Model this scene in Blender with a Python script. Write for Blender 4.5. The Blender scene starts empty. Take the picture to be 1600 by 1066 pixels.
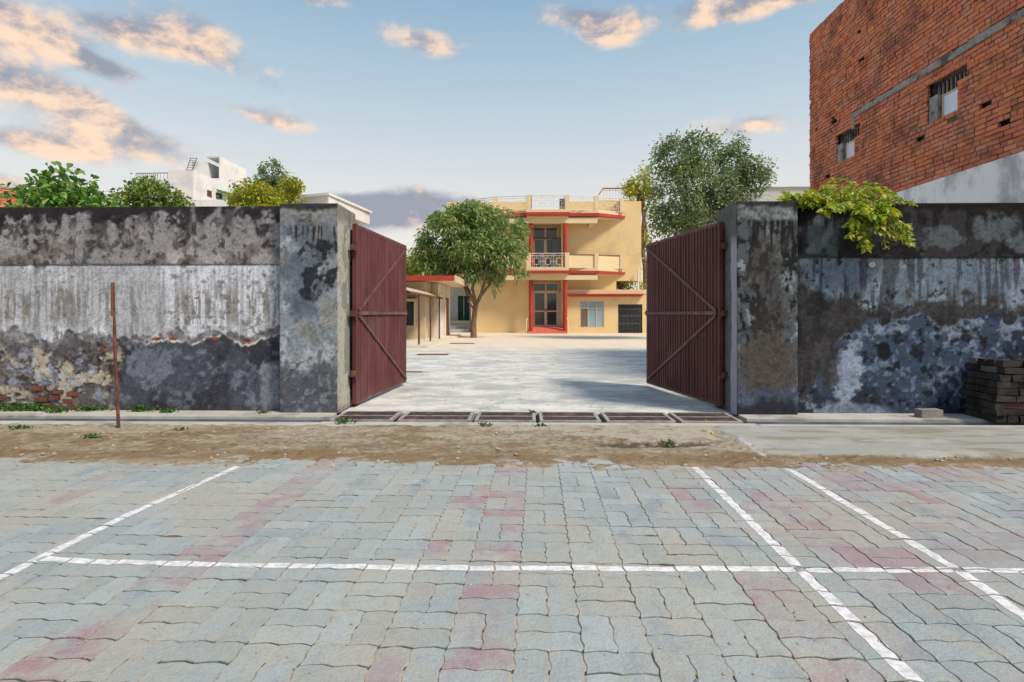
import bpy, math, random
import numpy as np
from mathutils import Vector, Matrix
random.seed(7)
rng = np.random.default_rng(7)
S = bpy.context.scene
COL = S.collection
R = math.radians

# ------------------------------------------------------------------ camera
CAM_H, F, HZ = 1.15, 900.0, 490.0          # eye height, focal length and horizon row in 1600 px units
PHI = math.atan(22 / 900.0)
cd = bpy.data.cameras.new('camera')
cam = bpy.data.objects.new('camera', cd)
COL.objects.link(cam)
cam.location = (0, 0, CAM_H)
cam.rotation_euler = (R(90), 0, PHI)
cd.sensor_width = 36
cd.lens = 36 * F / 1600
cd.shift_y = -(533 - HZ) / 1600
cd.clip_start = 0.05
cd.clip_end = 3000
S.camera = cam

# ------------------------------------------------------------------ light
SUN_EL, SUN_AZ = 50.0, -33.0               # azimuth from +X; negative = behind the camera
EXPOSURE = 1.0
sd = (math.cos(R(SUN_EL)) * math.cos(R(SUN_AZ)), math.cos(R(SUN_EL)) * math.sin(R(SUN_AZ)), math.sin(R(SUN_EL)))
sl = bpy.data.lights.new('sun', 'SUN')
sl.energy = 2.2
sl.angle = R(12)
sl.color = (1.0, 0.87, 0.71)
so = bpy.data.objects.new('sun', sl)
COL.objects.link(so)
so.rotation_euler = Vector(sd).to_track_quat('Z', 'Y').to_euler()
so.location = (20, -10, 20)
S.view_settings.view_transform = 'Standard'
S.view_settings.look = 'None'
S.view_settings.gamma = 1
S.view_settings.exposure = EXPOSURE
S.view_settings.use_curve_mapping = False
S.render.engine = 'CYCLES'
S.cycles.max_bounces = 6
S.cycles.diffuse_bounces = 4
S.cycles.transparent_max_bounces = 8

def s2l(c):
    c = np.asarray(c, float) / 255.0
    return np.where(c <= 0.04045, c / 12.92, ((c + 0.055) / 1.055) ** 2.4)

def ray(u, v):
    k = (u - 800) / F
    return (-math.sin(PHI) + math.cos(PHI) * k, math.cos(PHI) + math.sin(PHI) * k, (HZ - v) / F)
def onY(u, v, Y):
    r = ray(u, v); t = Y / r[1]
    return r[0] * t, CAM_H + r[2] * t
def ground(u, v, z=0.0):
    r = ray(u, v); t = (z - CAM_H) / r[2]
    return r[0] * t, r[1] * t

# ------------------------------------------------------------------ node helpers
def new_mat(name):
    m = bpy.data.materials.new(name); m.use_nodes = True
    nt = m.node_tree; nt.nodes.clear()
    out = nt.nodes.new('ShaderNodeOutputMaterial')
    b = nt.nodes.new('ShaderNodeBsdfPrincipled')
    nt.links.new(b.outputs[0], out.inputs[0])
    return m, nt, b
def N(nt, t, **kw):
    n = nt.nodes.new(t)
    for k, v in kw.items():
        if k.startswith('i_'):
            key = k[2:]
            key = int(key) if key.isdigit() else key.replace('_', ' ')
            n.inputs[key].default_value = v
        else: setattr(n, k, v)
    return n
def math_(nt, op, a, b=None, c=None, clamp=False):
    n = nt.nodes.new('ShaderNodeMath'); n.operation = op; n.use_clamp = clamp
    for i, x in enumerate((a, b, c)):
        if x is None: continue
        if isinstance(x, (int, float)): n.inputs[i].default_value = x
        else: nt.links.new(x, n.inputs[i])
    return n.outputs[0]
def mixc(nt, f, a, b, mode='MIX'):
    n = nt.nodes.new('ShaderNodeMix'); n.data_type = 'RGBA'; n.blend_type = mode
    for s, x in ((n.inputs['Factor'], f), (n.inputs[6], a), (n.inputs[7], b)):
        if isinstance(x, (int, float)): s.default_value = x
        elif isinstance(x, (tuple, list, np.ndarray)): s.default_value = tuple(float(q) for q in x[:3]) + (1,)
        else: nt.links.new(x, s)
    return n.outputs[2]
def noise(nt, scale, detail=5, rough=0.55, stretch=None, off=(0, 0, 0), dist=0.0, obj=False):
    g = nt.nodes.new('ShaderNodeTexCoord') if obj else nt.nodes.new('ShaderNodeNewGeometry')
    src = g.outputs['Object'] if obj else g.outputs['Position']
    mp = nt.nodes.new('ShaderNodeMapping')
    mp.inputs['Scale'].default_value = stretch or (1, 1, 1)
    mp.inputs['Location'].default_value = off
    nt.links.new(src, mp.inputs[0])
    n = nt.nodes.new('ShaderNodeTexNoise')
    n.inputs['Scale'].default_value = scale; n.inputs['Detail'].default_value = detail
    n.inputs['Roughness'].default_value = rough; n.inputs['Distortion'].default_value = dist
    nt.links.new(mp.outputs[0], n.inputs['Vector'])
    return n.outputs['Fac']
def ramp(nt, f, a, b):
    n = nt.nodes.new('ShaderNodeMapRange'); n.interpolation_type = 'SMOOTHSTEP'
    n.inputs[1].default_value = a; n.inputs[2].default_value = b
    nt.links.new(f, n.inputs[0])
    return n.outputs[0]
def bump(nt, b, h, strength=0.3, dist=0.01):
    n = nt.nodes.new('ShaderNodeBump'); n.inputs['Strength'].default_value = strength
    n.inputs['Distance'].default_value = dist
    nt.links.new(h, n.inputs['Height']); nt.links.new(n.outputs[0], b.inputs['Normal'])

def mat_mottle(name, c1, c2, scale=6, rough=0.85, c3=None, s3=1.5, bumpd=0.006, bs=0.4, stretch=None, metal=0.0, spec=0.3, fine=60):
    m, nt, b = new_mat(name)
    f = ramp(nt, noise(nt, scale, 6, 0.6, stretch), 0.3, 0.7)
    c = mixc(nt, f, c1, c2)
    if c3 is not None:
        f3 = ramp(nt, noise(nt, s3, 5, 0.6, stretch, (3, 7, 1)), 0.5, 0.68)
        c = mixc(nt, f3, c, c3)
    fn = noise(nt, fine, 3, 0.6)
    c = mixc(nt, 0.35, c, mixc(nt, fn, (0.35, 0.35, 0.35), (1, 1, 1)), 'MULTIPLY')
    nt.links.new(c, b.inputs['Base Color'])
    b.inputs['Roughness'].default_value = rough; b.inputs['Metallic'].default_value = metal
    b.inputs['Specular IOR Level'].default_value = spec
    bump(nt, b, noise(nt, fine * 0.7, 4, 0.6), bs, bumpd)
    return m
def mat_attr(name, rough=0.9, fine=45, bs=0.5, bumpd=0.006, amp=0.35, spec=0.25):
    m, nt, b = new_mat(name)
    a = N(nt, 'ShaderNodeAttribute', attribute_name='Col')
    fn = noise(nt, fine, 5, 0.65)
    c = mixc(nt, amp, a.outputs['Color'], mixc(nt, fn, (0.2, 0.2, 0.2), (1.35, 1.35, 1.35)), 'MULTIPLY')
    nt.links.new(c, b.inputs['Base Color'])
    b.inputs['Roughness'].default_value = rough; b.inputs['Specular IOR Level'].default_value = spec
    bump(nt, b, noise(nt, fine, 5, 0.65), bs, bumpd)
    return m
def mat_leaf(name, c1, c2, c3):
    m, nt, b = new_mat(name)
    a = N(nt, 'ShaderNodeAttribute', attribute_name='Col')
    sp = N(nt, 'ShaderNodeSeparateColor'); nt.links.new(a.outputs['Color'], sp.inputs[0])
    c = mixc(nt, sp.outputs[0], c1, c2)
    c = mixc(nt, ramp(nt, sp.outputs[1], 0.72, 0.95), c, c3)
    nt.links.new(c, b.inputs['Base Color'])
    b.inputs['Roughness'].default_value = 0.45; b.inputs['Specular IOR Level'].default_value = 0.4
    t = N(nt, 'ShaderNodeBsdfTranslucent')
    hs = N(nt, 'ShaderNodeHueSaturation', i_Saturation=1.15, i_Value=1.5); nt.links.new(c, hs.inputs['Color'])
    nt.links.new(hs.outputs[0], t.inputs[0])
    mx = N(nt, 'ShaderNodeMixShader', i_0=0.35)
    nt.links.new(b.outputs[0], mx.inputs[1]); nt.links.new(t.outputs[0], mx.inputs[2])
    nt.links.new(mx.outputs[0], nt.nodes['Material Output'].inputs[0])
    return m

# ------------------------------------------------------------------ world: sky with scattered evening clouds
W = bpy.data.worlds.new('World'); S.world = W; W.use_nodes = True
wn = W.node_tree; wn.nodes.clear()
def build_world():
    nt = wn; L = nt.links.new
    out = N(nt, 'ShaderNodeOutputWorld'); bg = N(nt, 'ShaderNodeBackground')
    L(bg.outputs[0], out.inputs[0]); bg.inputs[1].default_value = 0.085
    sky = N(nt, 'ShaderNodeTexSky', sky_type='NISHITA', sun_disc=False)
    sky.sun_elevation = R(SUN_EL); sky.sun_rotation = math.atan2(sd[0], sd[1])
    sky.air_density = 1.0; sky.dust_density = 1.6; sky.ozone_density = 1.0; sky.altitude = 100
    tc = N(nt, 'ShaderNodeTexCoord')
    nrm = N(nt, 'ShaderNodeVectorMath', operation='NORMALIZE'); L(tc.outputs['Generated'], nrm.inputs[0])
    d = nrm.outputs[0]
    sp = N(nt, 'ShaderNodeSeparateXYZ'); L(d, sp.inputs[0])
    zc = math_(nt, 'MAXIMUM', sp.outputs[2], 0.0)
    # slight desaturation of the blue towards a warm grey horizon haze
    SC = 1 / (0.085 * 2 ** EXPOSURE)
    rp = N(nt, 'ShaderNodeValToRGB'); L(zc, rp.inputs[0]); e = rp.color_ramp.elements
    stops = [(0, (232, 222, 206)), (.12, (231, 223, 211)), (.22, (218, 217, 211)), (.34, (184, 202, 211)), (.48, (146, 176, 197)), (1, (116, 154, 186))]
    e[0].position = 0; e[1].position = 1
    for i, (p, c) in enumerate(stops):
        q = e[0] if i == 0 else e[-1] if i == len(stops) - 1 else e.new(p)
        q.color = tuple(s2l(c)) + (1,)
    base = N(nt, 'ShaderNodeVectorMath', operation='SCALE'); L(rp.outputs[0], base.inputs[0]); base.inputs[3].default_value = SC * 1.16
    skc = mixc(nt, 0.80, sky.outputs[0], base.outputs[0])
    # cloud field
    def fld(off):
        mp = N(nt, 'ShaderNodeMapping'); mp.inputs['Scale'].default_value = (1, 1, 1.7); mp.inputs['Location'].default_value = off
        L(d, mp.inputs[0])
        n = N(nt, 'ShaderNodeTexNoise', i_Scale=10.0, i_Detail=9.0, i_Roughness=0.60, i_Distortion=0.15)
        L(mp.outputs[0], n.inputs['Vector']); return n.outputs['Fac']
    n0 = fld((0, 0, 0)); n1 = fld((0.022, 0, -0.030))
    spots = []   # u, v, half width, half height (pixels), tilt, weight
    for (u, v, a, b_, t, w) in [(55, 45, 80, 34, -6, 1), (115, 85, 55, 14, -28, .95), (175, 106, 50, 9, -8, .85), (215, 55, 60, 14, -4, .95), (320, 72, 72, 32, -16, 1.1),
                                (660, 66, 58, 17, -4, 1), (900, 28, 46, 16, -8, 1), (958, 50, 42, 18, 10, .95), (1110, 6, 70, 20, 0, 1), (1230, 0, 110, 12, 4, 1),
                                (50, 146, 80, 16, -10, .85), (160, 172, 60, 18, -26, 1), (195, 230, 72, 26, -2, 1.15), (45, 226, 60, 16, -6, 1.1), (422, 188, 50, 13, -8, 1),
                                (600, 214, 30, 8, -4, .7), (1165, 200, 62, 19, 0, 1.1), (635, 322, 110, 20, 0, 1.5), (560, 330, 60, 16, 0, 1.0), (10, 285, 60, 12, 0, .9), (500, 0, 40, 8, 0, .7), (570, 345, 60, 22, 0, .9), (-90, 90, 90, 50, 0, 1), (1750, 120, 120, 40, 0, 1)]:
        spots.append((u, v, a * 1.16, b_ * 1.12, t, w))
    acc = None; lowside = None; bank = None
    for (u, v, a, b_, t, w) in spots:
        c = Vector(ray(u, v)).normalized()
        e1 = (Vector(ray(u + 10, v)).normalized() - c).normalized()
        e2 = (Vector(ray(u, v - 10)).normalized() - c).normalized()
        ct, st = math.cos(R(t)), math.sin(R(t))
        A = e1 * ct + e2 * st; B = e2 * ct - e1 * st
        sc_ = F * 1.0 / (1.0 * Vector(ray(u, v)).length)
        sub = N(nt, 'ShaderNodeVectorMath', operation='SUBTRACT'); L(d, sub.inputs[0]); sub.inputs[1].default_value = c
        d1 = N(nt, 'ShaderNodeVectorMath', operation='DOT_PRODUCT'); L(sub.outputs[0], d1.inputs[0]); d1.inputs[1].default_value = A * (F * Vector(ray(u, v)).length / a)
        d2 = N(nt, 'ShaderNodeVectorMath', operation='DOT_PRODUCT'); L(sub.outputs[0], d2.inputs[0]); d2.inputs[1].default_value = B * (F * Vector(ray(u, v)).length / b_)
        r2 = math_(nt, 'MULTIPLY_ADD', d1.outputs['Value'], d1.outputs['Value'], math_(nt, 'MULTIPLY', d2.outputs['Value'], d2.outputs['Value']))
        g = math_(nt, 'MULTIPLY', math_(nt, 'EXPONENT', math_(nt, 'MULTIPLY', r2, -0.8)), w)
        gd = math_(nt, 'MULTIPLY', g, d2.outputs['Value'])
        if v > 310: bank = g if bank is None else math_(nt, 'ADD', bank, g)
        acc = g if acc is None else math_(nt, 'ADD', acc, g)
        lowside = gd if lowside is None else math_(nt, 'ADD', lowside, gd)
    front = ramp(nt, sp.outputs[1], 0.1, 0.3)
    acc = math_(nt, 'MULTIPLY', acc, front); lowside = math_(nt, 'MULTIPLY', lowside, front)
    # elsewhere the same kind of scattered clouds
    big = N(nt, 'ShaderNodeTexNoise', i_Scale=3.0, i_Detail=2.0); L(d, big.inputs['Vector'])
    gen = math_(nt, 'MULTIPLY', ramp(nt, big.outputs['Fac'], 0.50, 0.66), 0.9)
    # frame region keeps only the placed clouds; outside it the general field takes over softly
    yaz = ramp(nt, sp.outputs[1], 0.72, 0.45)
    hi = ramp(nt, sp.outputs[2], 0.5, 0.62)
    acc = math_(nt, 'ADD', acc, math_(nt, 'MULTIPLY', gen, math_(nt, 'MAXIMUM', yaz, hi)))
    def dens(nf):
        return math_(nt, 'SUBTRACT', math_(nt, 'ADD', acc, math_(nt, 'MULTIPLY', math_(nt, 'SUBTRACT', nf, 0.5), 2.6)), 0.58)
    e0 = dens(n0)
    m = ramp(nt, e0, -0.30, 0.62)
    m = math_(nt, 'MULTIPLY', m, 0.90)
    m = math_(nt, 'MULTIPLY', m, ramp(nt, acc, 0.08, 0.35))
    lit = math_(nt, 'ADD', math_(nt, 'MULTIPLY', math_(nt, 'SUBTRACT', n0, n1), 6.5), math_(nt, 'MULTIPLY', lowside, -0.35))
    lit = math_(nt, 'ADD', lit, math_(nt, 'MULTIPLY_ADD', bank, -0.75, 0.36))
    litr = N(nt, 'ShaderNodeMapRange'); litr.interpolation_type = 'SMOOTHSTEP'; L(lit, litr.inputs[0]); litr.inputs[1].default_value = -0.45; litr.inputs[2].default_value = 1.15
    cc = mixc(nt, litr.outputs[0], tuple(s2l((152, 156, 172)) * SC), tuple(s2l((255, 220, 190)) * SC * 1.08))
    fin = mixc(nt, m, skc, cc)
    L(fin, bg.inputs[0])
build_world()

# ------------------------------------------------------------------ object helpers
def link(o, parent=None):
    COL.objects.link(o)
    if parent is not None: o.parent = parent
    return o
def tag(o, label=None, cat=None, group=None, kind=None):
    if label: o['label'] = label
    if cat: o['category'] = cat
    if group: o['group'] = group
    if kind: o['kind'] = kind
    return o
def empty(name, loc=(0, 0, 0), label=None, cat=None, group=None, kind=None, rz=0.0):
    o = bpy.data.objects.new(name, None); o.location = loc; o.rotation_euler = (0, 0, rz)
    o.empty_display_size = 0.2
    link(o); return tag(o, label, cat, group, kind)
def part_at(o, parent):
    """put a world-space mesh under its thing's empty without moving it"""
    o.parent = parent
    o.matrix_parent_inverse = (Matrix.Translation(parent.location) @ parent.rotation_euler.to_matrix().to_4x4()).inverted()

class MB:
    def __init__(s): s.v = []; s.f = []; s.c = []
    def add(s, vs, fs):
        k = len(s.v); s.v += [tuple(p) for p in vs]; s.f += [tuple(i + k for i in f) for f in fs]; return s
    def box(s, x0, x1, y0, y1, z0, z1, M=None):
        vs = [Vector(p) for p in ((x0, y0, z0), (x1, y0, z0), (x1, y1, z0), (x0, y1, z0), (x0, y0, z1), (x1, y0, z1), (x1, y1, z1), (x0, y1, z1))]
        if M is not None: vs = [M @ p for p in vs]
        return s.add(vs, [(0, 3, 2, 1), (4, 5, 6, 7), (0, 1, 5, 4), (1, 2, 6, 5), (2, 3, 7, 6), (3, 0, 4, 7)])
    def quad(s, a, b, c, d): return s.add([a, b, c, d], [(0, 1, 2, 3)])
    def prism(s, pts, z0, z1):
        n = len(pts)
        vs = [(p[0], p[1], z0) for p in pts] + [(p[0], p[1], z1) for p in pts]
        fs = [tuple(range(n))[::-1], tuple(range(n, 2 * n))] + [(i, (i + 1) % n, n + (i + 1) % n, n + i) for i in range(n)]
        return s.add(vs, fs)
    def bar(s, a, b, w, h=None, up=(0, 0, 1)):
        a = Vector(a); b = Vector(b); h = h or w
        d = (b - a); L = d.length; d.normalize()
        x = d.cross(Vector(up))
        if x.length < 1e-4: x = d.cross(Vector((1, 0, 0)))
        x.normalize(); z = x.cross(d)
        M = Matrix((x, d, z)).transposed().to_4x4(); M.translation = a
        return s.box(-w / 2, w / 2, 0, L, -h / 2, h / 2, M)
    def tube(s, pts, rad, n=8, cap=True):
        pts = [Vector(p) for p in pts]; k0 = len(s.v); rings = []
        ref = Vector((0.3, 0.9, 0.1)).normalized()
        for i, p in enumerate(pts):
            d = (pts[min(i + 1, len(pts) - 1)] - pts[max(i - 1, 0)]).normalized()
            x = d.cross(ref)
            if x.length < 1e-3: x = d.cross(Vector((1, 0, 0)))
            x.normalize(); y = d.cross(x)
            r = rad[i] if isinstance(rad, (list, tuple)) else rad
            for j in range(n):
                a = 2 * math.pi * j / n
                s.v.append(tuple(p + x * (math.cos(a) * r) + y * (math.sin(a) * r)))
        for i in range(len(pts) - 1):
            for j in range(n):
                a = k0 + i * n + j; b = k0 + i * n + (j + 1) % n
                s.f.append((a, b, b + n, a + n))
        if cap:
            s.f.append(tuple(k0 + j for j in range(n))[::-1]); e = k0 + (len(pts) - 1) * n
            s.f.append(tuple(e + j for j in range(n)))
        return s
    def build(s, name, mat, parent=None, bevel=0.0, smooth=False, keep=False):
        me = bpy.data.meshes.new(name); me.from_pydata(s.v, [], s.f); me.materials.append(mat)
        me.update()
        if smooth:
            me.polygons.foreach_set('use_smooth', [True] * len(me.polygons))
        o = bpy.data.objects.new(name, me); COL.objects.link(o)
        if parent is not None:
            if keep: o.parent = parent
            else: part_at(o, parent)
        if bevel > 0:
            b = o.modifiers.new('bevel', 'BEVEL'); b.width = bevel; b.segments = 2; b.limit_method = 'ANGLE'
        return o

def np_mesh(name, verts, faces, mat, col=None, parent=None, smooth=False):
    """verts (n,3), faces (m,k) arrays; col (n,3) linear"""
    me = bpy.data.meshes.new(name); n = len(verts); m, k = faces.shape
    me.vertices.add(n); me.vertices.foreach_set('co', np.asarray(verts, np.float32).ravel())
    me.loops.add(m * k); me.loops.foreach_set('vertex_index', faces.astype(np.int32).ravel())
    me.polygons.add(m); me.polygons.foreach_set('loop_start', np.arange(0, m * k, k, dtype=np.int32))
    try: me.polygons.foreach_set('loop_total', np.full(m, k, dtype=np.int32))
    except Exception: pass
    me.update(calc_edges=True)
    if col is not None:
        a = me.color_attributes.new('Col', 'FLOAT_COLOR', 'POINT')
        c4 = np.ones((n, 4), np.float32); c4[:, :3] = col; a.data.foreach_set('color', c4.ravel())
    if smooth: me.polygons.foreach_set('use_smooth', np.ones(m, bool))
    me.materials.append(mat); me.validate()
    o = bpy.data.objects.new(name, me); COL.objects.link(o)
    if parent is not None: part_at(o, parent)
    return o

# ------------------------------------------------------------------ vectorised value noise
_T = rng.random((8, 256, 256))
def vn(x, y, s=0):
    x = np.asarray(x, float); y = np.asarray(y, float)
    xi = np.floor(x).astype(int); yi = np.floor(y).astype(int); fx = x - xi; fy = y - yi
    fx = fx * fx * (3 - 2 * fx); fy = fy * fy * (3 - 2 * fy); T = _T[s % 8]
    o = (s * 37) % 256
    a = T[(xi + o) & 255, yi & 255]; b = T[(xi + 1 + o) & 255, yi & 255]
    c = T[(xi + o) & 255, (yi + 1) & 255]; d = T[(xi + 1 + o) & 255, (yi + 1) & 255]
    return (a * (1 - fx) + b * fx) * (1 - fy) + (c * (1 - fx) + d * fx) * fy
def fbm(x, y, s=0, o=5, g=0.55):
    t = 0; a = 1; n = 0
    for i in range(o):
        t = t + a * vn(x * 2 ** i + i * 17.3, y * 2 ** i + i * 9.1, s + i); n += a; a *= g
    return t / n
def ss(x, a, b):
    t = np.clip((x - a) / (b - a), 0, 1); return t * t * (3 - 2 * t)
def lerp(c, d, m): return c * (1 - m[..., None]) + np.asarray(d) * m[..., None]
def blob(U, V, u, v, a, b, n, k=0.5):
    return ss(1 - ((U - u) / a) ** 2 - ((V - v) / b) ** 2 + (n - 0.5) * 2 * k * 2, 0.0, 0.5)

def relief(name, org, ex, ey, nrm, w, h, step, fn, mat, parent=None, skirt=0.04):
    """front sheet of real relief; fn(S,T) -> (colour, height); org lower left corner"""
    nu = int(w / step) + 1; nv = int(h / step) + 1
    s_, t_ = np.meshgrid(np.linspace(0, w, nu), np.linspace(0, h, nv))
    c, ht = fn(s_, t_)
    org, ex, ey, nrm = map(np.array, (org, ex, ey, nrm))
    P = org + s_[..., None] * ex + t_[..., None] * ey + ht[..., None] * nrm
    P = np.pad(P, ((1, 1), (1, 1), (0, 0)), mode='edge'); c = np.pad(c, ((1, 1), (1, 1), (0, 0)), mode='edge')
    sk = -nrm * skirt
    P[0] += sk; P[-1] += sk; P[1:-1, 0] += sk; P[1:-1, -1] += sk
    nv += 2; nu += 2
    idx = np.arange(nu * nv).reshape(nv, nu)
    f = np.stack([idx[:-1, :-1], idx[:-1, 1:], idx[1:, 1:], idx[1:, :-1]], -1).reshape(-1, 4)
    if np.dot(np.cross(ex, ey), nrm) < 0: f = f[:, ::-1]
    return np_mesh(name, P.reshape(-1, 3), f, mat, c.reshape(-1, 3), parent, smooth=True)

# ------------------------------------------------------------------ materials
KW = 0.86
M_plaster = mat_attr('weathered_plaster', fine=50, bs=0.4, bumpd=0.006, amp=0.45)
M_dirt = mat_attr('dusty_ground', fine=55, bs=0.7, bumpd=0.01, amp=0.45)
M_concrete = mat_mottle('worn_concrete', (.42, .43, .42), (.54, .55, .53), 1.1, c3=(.33, .34, .33), s3=0.7, stretch=(0.5, 1.6, 1), fine=40)
M_rim = mat_mottle('drain_rim_concrete', (.40, .40, .37), (.52, .51, .47), 3, c3=(.28, .27, .24), s3=2)
M_channel = mat_mottle('drain_channel_concrete', (.13, .16, .20), (.22, .26, .31), 3, fine=30)
M_wallback = mat_mottle('plain_plaster', (.30, .30, .30), (.40, .40, .38), 2, c3=(.16, .16, .16), s3=1.2)
M_gate = None
def gate_mat():
    m, nt, b = new_mat('maroon_gate_paint')
    f = ramp(nt, noise(nt, 3, 5, 0.6, (1, 1, 0.4)), 0.35, 0.7)
    c = mixc(nt, f, (.095, .028, .029), (.14, .047, .047))
    f2 = ramp(nt, noise(nt, 14, 5, 0.7, (1, 1, 0.25), (5, 1, 2)), 0.62, 0.8)
    c = mixc(nt, math_(nt, 'MULTIPLY', f2, 0.5), c, (.16, .09, .085))
    g = N(nt, 'ShaderNodeNewGeometry'); sz = N(nt, 'ShaderNodeSeparateXYZ'); nt.links.new(g.outputs['Position'], sz.inputs[0])
    low = ramp(nt, math_(nt, 'ADD', math_(nt, 'MULTIPLY', sz.outputs[2], -1.6), math_(nt, 'MULTIPLY', noise(nt, 7, 6, .7), 1.4)), .35, .75)
    c = mixc(nt, math_(nt, 'MULTIPLY', low, .55), c, (.13, .055, .035))
    fd = ramp(nt, noise(nt, 1.6, 6, .6, (1, 1, .5), (2, 6, 1)), .48, .68)
    c = mixc(nt, math_(nt, 'MULTIPLY', fd, .4), c, (.17, .08, .085))
    nt.links.new(c, b.inputs['Base Color']); b.inputs['Roughness'].default_value = 0.62
    b.inputs['Specular IOR Level'].default_value = 0.3
    bump(nt, b, noise(nt, 30, 4), 0.25, 0.003)
    return m
M_gate = gate_mat()
M_rail = mat_mottle('faded_gate_frame_paint', (.10, .042, .042), (.15, .075, .070), 9, c3=(.19, .12, .11), s3=5, rough=0.6)
M_rust = mat_mottle('rusty_steel', (.13, .05, .035), (.09, .04, .03), 20, c3=(.22, .09, .05), s3=9, rough=0.8)
M_grate = mat_mottle('grate_steel', (.055, .045, .045), (.10, .08, .08), 18, c3=(.22, .13, .10), s3=7, rough=0.6)
M_gratebar = mat_mottle('grate_frame_steel', (.30, .28, .28), (.42, .39, .39), 12, c3=(.25, .17, .13), s3=6, rough=0.6)
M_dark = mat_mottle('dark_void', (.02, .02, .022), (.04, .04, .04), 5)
M_bark = mat_mottle('bark', (.15, .10, .07), (.24, .17, .12), 14, stretch=(1, 1, .3), rough=.9, bumpd=.02, bs=.6)
M_yellow = mat_mottle('cream_yellow_paint', (.80, .59, .30), (.85, .65, .35), 0.35, c3=(.74, .55, .30), s3=.9, rough=.8, bs=.12, fine=25)
M_cream = mat_mottle('pale_cream_paint', (.80, .63, .38), (.85, .68, .43), 0.8, rough=.8, bs=.12, fine=25)
M_red = mat_mottle('red_trim_paint', (.40, .042, .028), (.47, .062, .040), 3, rough=.6, bs=.1)
M_redfloor = mat_mottle('red_ramp_paint', (.55, .10, .08), (.66, .19, .15), 5, rough=.7)
M_white = mat_mottle('white_render', (.74, .74, .74), (.82, .82, .81), 0.5, c3=(.62, .63, .64), s3=.6, rough=.85, fine=15)
M_beige = mat_mottle('beige_render', (.58, .47, .31), (.66, .55, .38), 1.2, c3=(.45, .36, .24), s3=.9, rough=.85)
M_frame = mat_mottle('tan_joinery', (.62, .47, .32), (.70, .55, .40), 4, rough=.6)
M_railing = mat_mottle('white_railing_paint', (.72, .66, .60), (.80, .75, .70), 9, rough=.5)
M_greendoor = mat_mottle('dark_green_door_paint', (.005, .045, .04), (.010, .07, .06), 4, rough=.5)
M_blackmetal = mat_mottle('black_grille_paint', (.06, .066, .08), (.12, .13, .15), 10, rough=.5)
M_mortar = mat_mottle('grey_mortar', (.15, .12, .10), (.28, .24, .21), 5, c3=(.055, .05, .05), s3=1.5, fine=30, bumpd=.01)
M_bandmortar = mat_mottle('cement_band', (.26, .25, .235), (.40, .39, .37), 6, c3=(.10, .09, .09), s3=3, fine=30, bumpd=.02, bs=.7)
def mat_glass(name, c, rough=.08):
    m, nt, b = new_mat(name)
    n = noise(nt, 0.9, 2)
    nt.links.new(mixc(nt, n, tuple(x * .6 for x in c), tuple(x * 1.4 for x in c)), b.inputs['Base Color'])
    b.inputs['Roughness'].default_value = rough; b.inputs['Specular IOR Level'].default_value = .7
    return m
M_glass = mat_glass('dark_window_glass', (.03, .04, .05))
M_bluepane = mat_glass('blue_frosted_glass', (.26, .38, .44), .25)
M_brownpane = mat_glass('brown_open_sash', (.16, .12, .10), .3)
M_lilacpane = mat_glass('pale_shutter', (.60, .66, .78), .5)
M_dirtywhite = None
def dirty_white():
    m, nt, b = new_mat('stained_whitewash')
    f = ramp(nt, noise(nt, 1.3, 7, .68, (1, 1, .6)), .46, .66)
    c = mixc(nt, f, (.86, .85, .86), (.42, .42, .45))
    f2 = ramp(nt, noise(nt, 5, 6, .7, (1, 1, .3), (2, 2, 2)), .55, .75)
    c = mixc(nt, math_(nt, 'MULTIPLY', f2, .6), c, (.22, .22, .24))
    nt.links.new(c, b.inputs['Base Color']); b.inputs['Roughness'].default_value = .9
    bump(nt, b, noise(nt, 20, 5), .4, .008)
    return m
M_dirtywhite = dirty_white()
def brick_mat(name, stain=1.0):
    m, nt, b = new_mat(name)
    oi = N(nt, 'ShaderNodeObjectInfo')
    a = N(nt, 'ShaderNodeAttribute', attribute_name='Col')
    sp = N(nt, 'ShaderNodeSeparateColor'); nt.links.new(a.outputs['Color'], sp.inputs[0])
    r = math_(nt, 'FRACT', math_(nt, 'ADD', sp.outputs[0], math_(nt, 'MULTIPLY', oi.outputs['Random'], 1.0)))
    cr = N(nt, 'ShaderNodeValToRGB'); nt.links.new(r, cr.inputs[0])
    e = cr.color_ramp.elements; e[0].position = 0; e[0].color = (.56, .165, .10, 1); e[1].position = 1; e[1].color = (.58, .18, .11, 1)
    for p, c in ((.18, (.72, .25, .125)), (.4, (.62, .19, .11)), (.58, (.78, .29, .13)), (.74, (.46, .15, .10)), (.88, (.68, .29, .20))):
        q = e.new(p); q.color = c + (1,)
    c = mixc(nt, .55, cr.outputs[0], mixc(nt, noise(nt, 22, 5, .7), (.35, .3, .3), (1.25, 1.2, 1.2)), 'MULTIPLY')
    st = ramp(nt, noise(nt, 1.1, 8, .72, None, (4, 2, 9)), .47, .63)
    c = mixc(nt, math_(nt, 'MULTIPLY', st, .60 * stain), c, (.075, .048, .042))
    g = ramp(nt, noise(nt, 3.0, 7, .75, None, (1, 8, 3)), .60, .72)
    c = mixc(nt, math_(nt, 'MULTIPLY', g, .5 * stain), c, (.26, .23, .21))
    sp2 = ramp(nt, noise(nt, 11, 6, .75, None, (6, 1, 3)), .56, .68)
    c = mixc(nt, math_(nt, 'MULTIPLY', sp2, .4), c, (.16, .09, .07))
    du = ramp(nt, noise(nt, 1.8, 7, .7, None, (9, 3, 6)), .50, .66)
    c = mixc(nt, math_(nt, 'MULTIPLY', du, .35 * stain), c, (.62, .36, .27))
    nt.links.new(c, b.inputs['Base Color']); b.inputs['Roughness'].default_value = .92
    b.inputs['Specular IOR Level'].default_value = .2
    bump(nt, b, noise(nt, 45, 5, .7), .6, .006)
    return m
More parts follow.
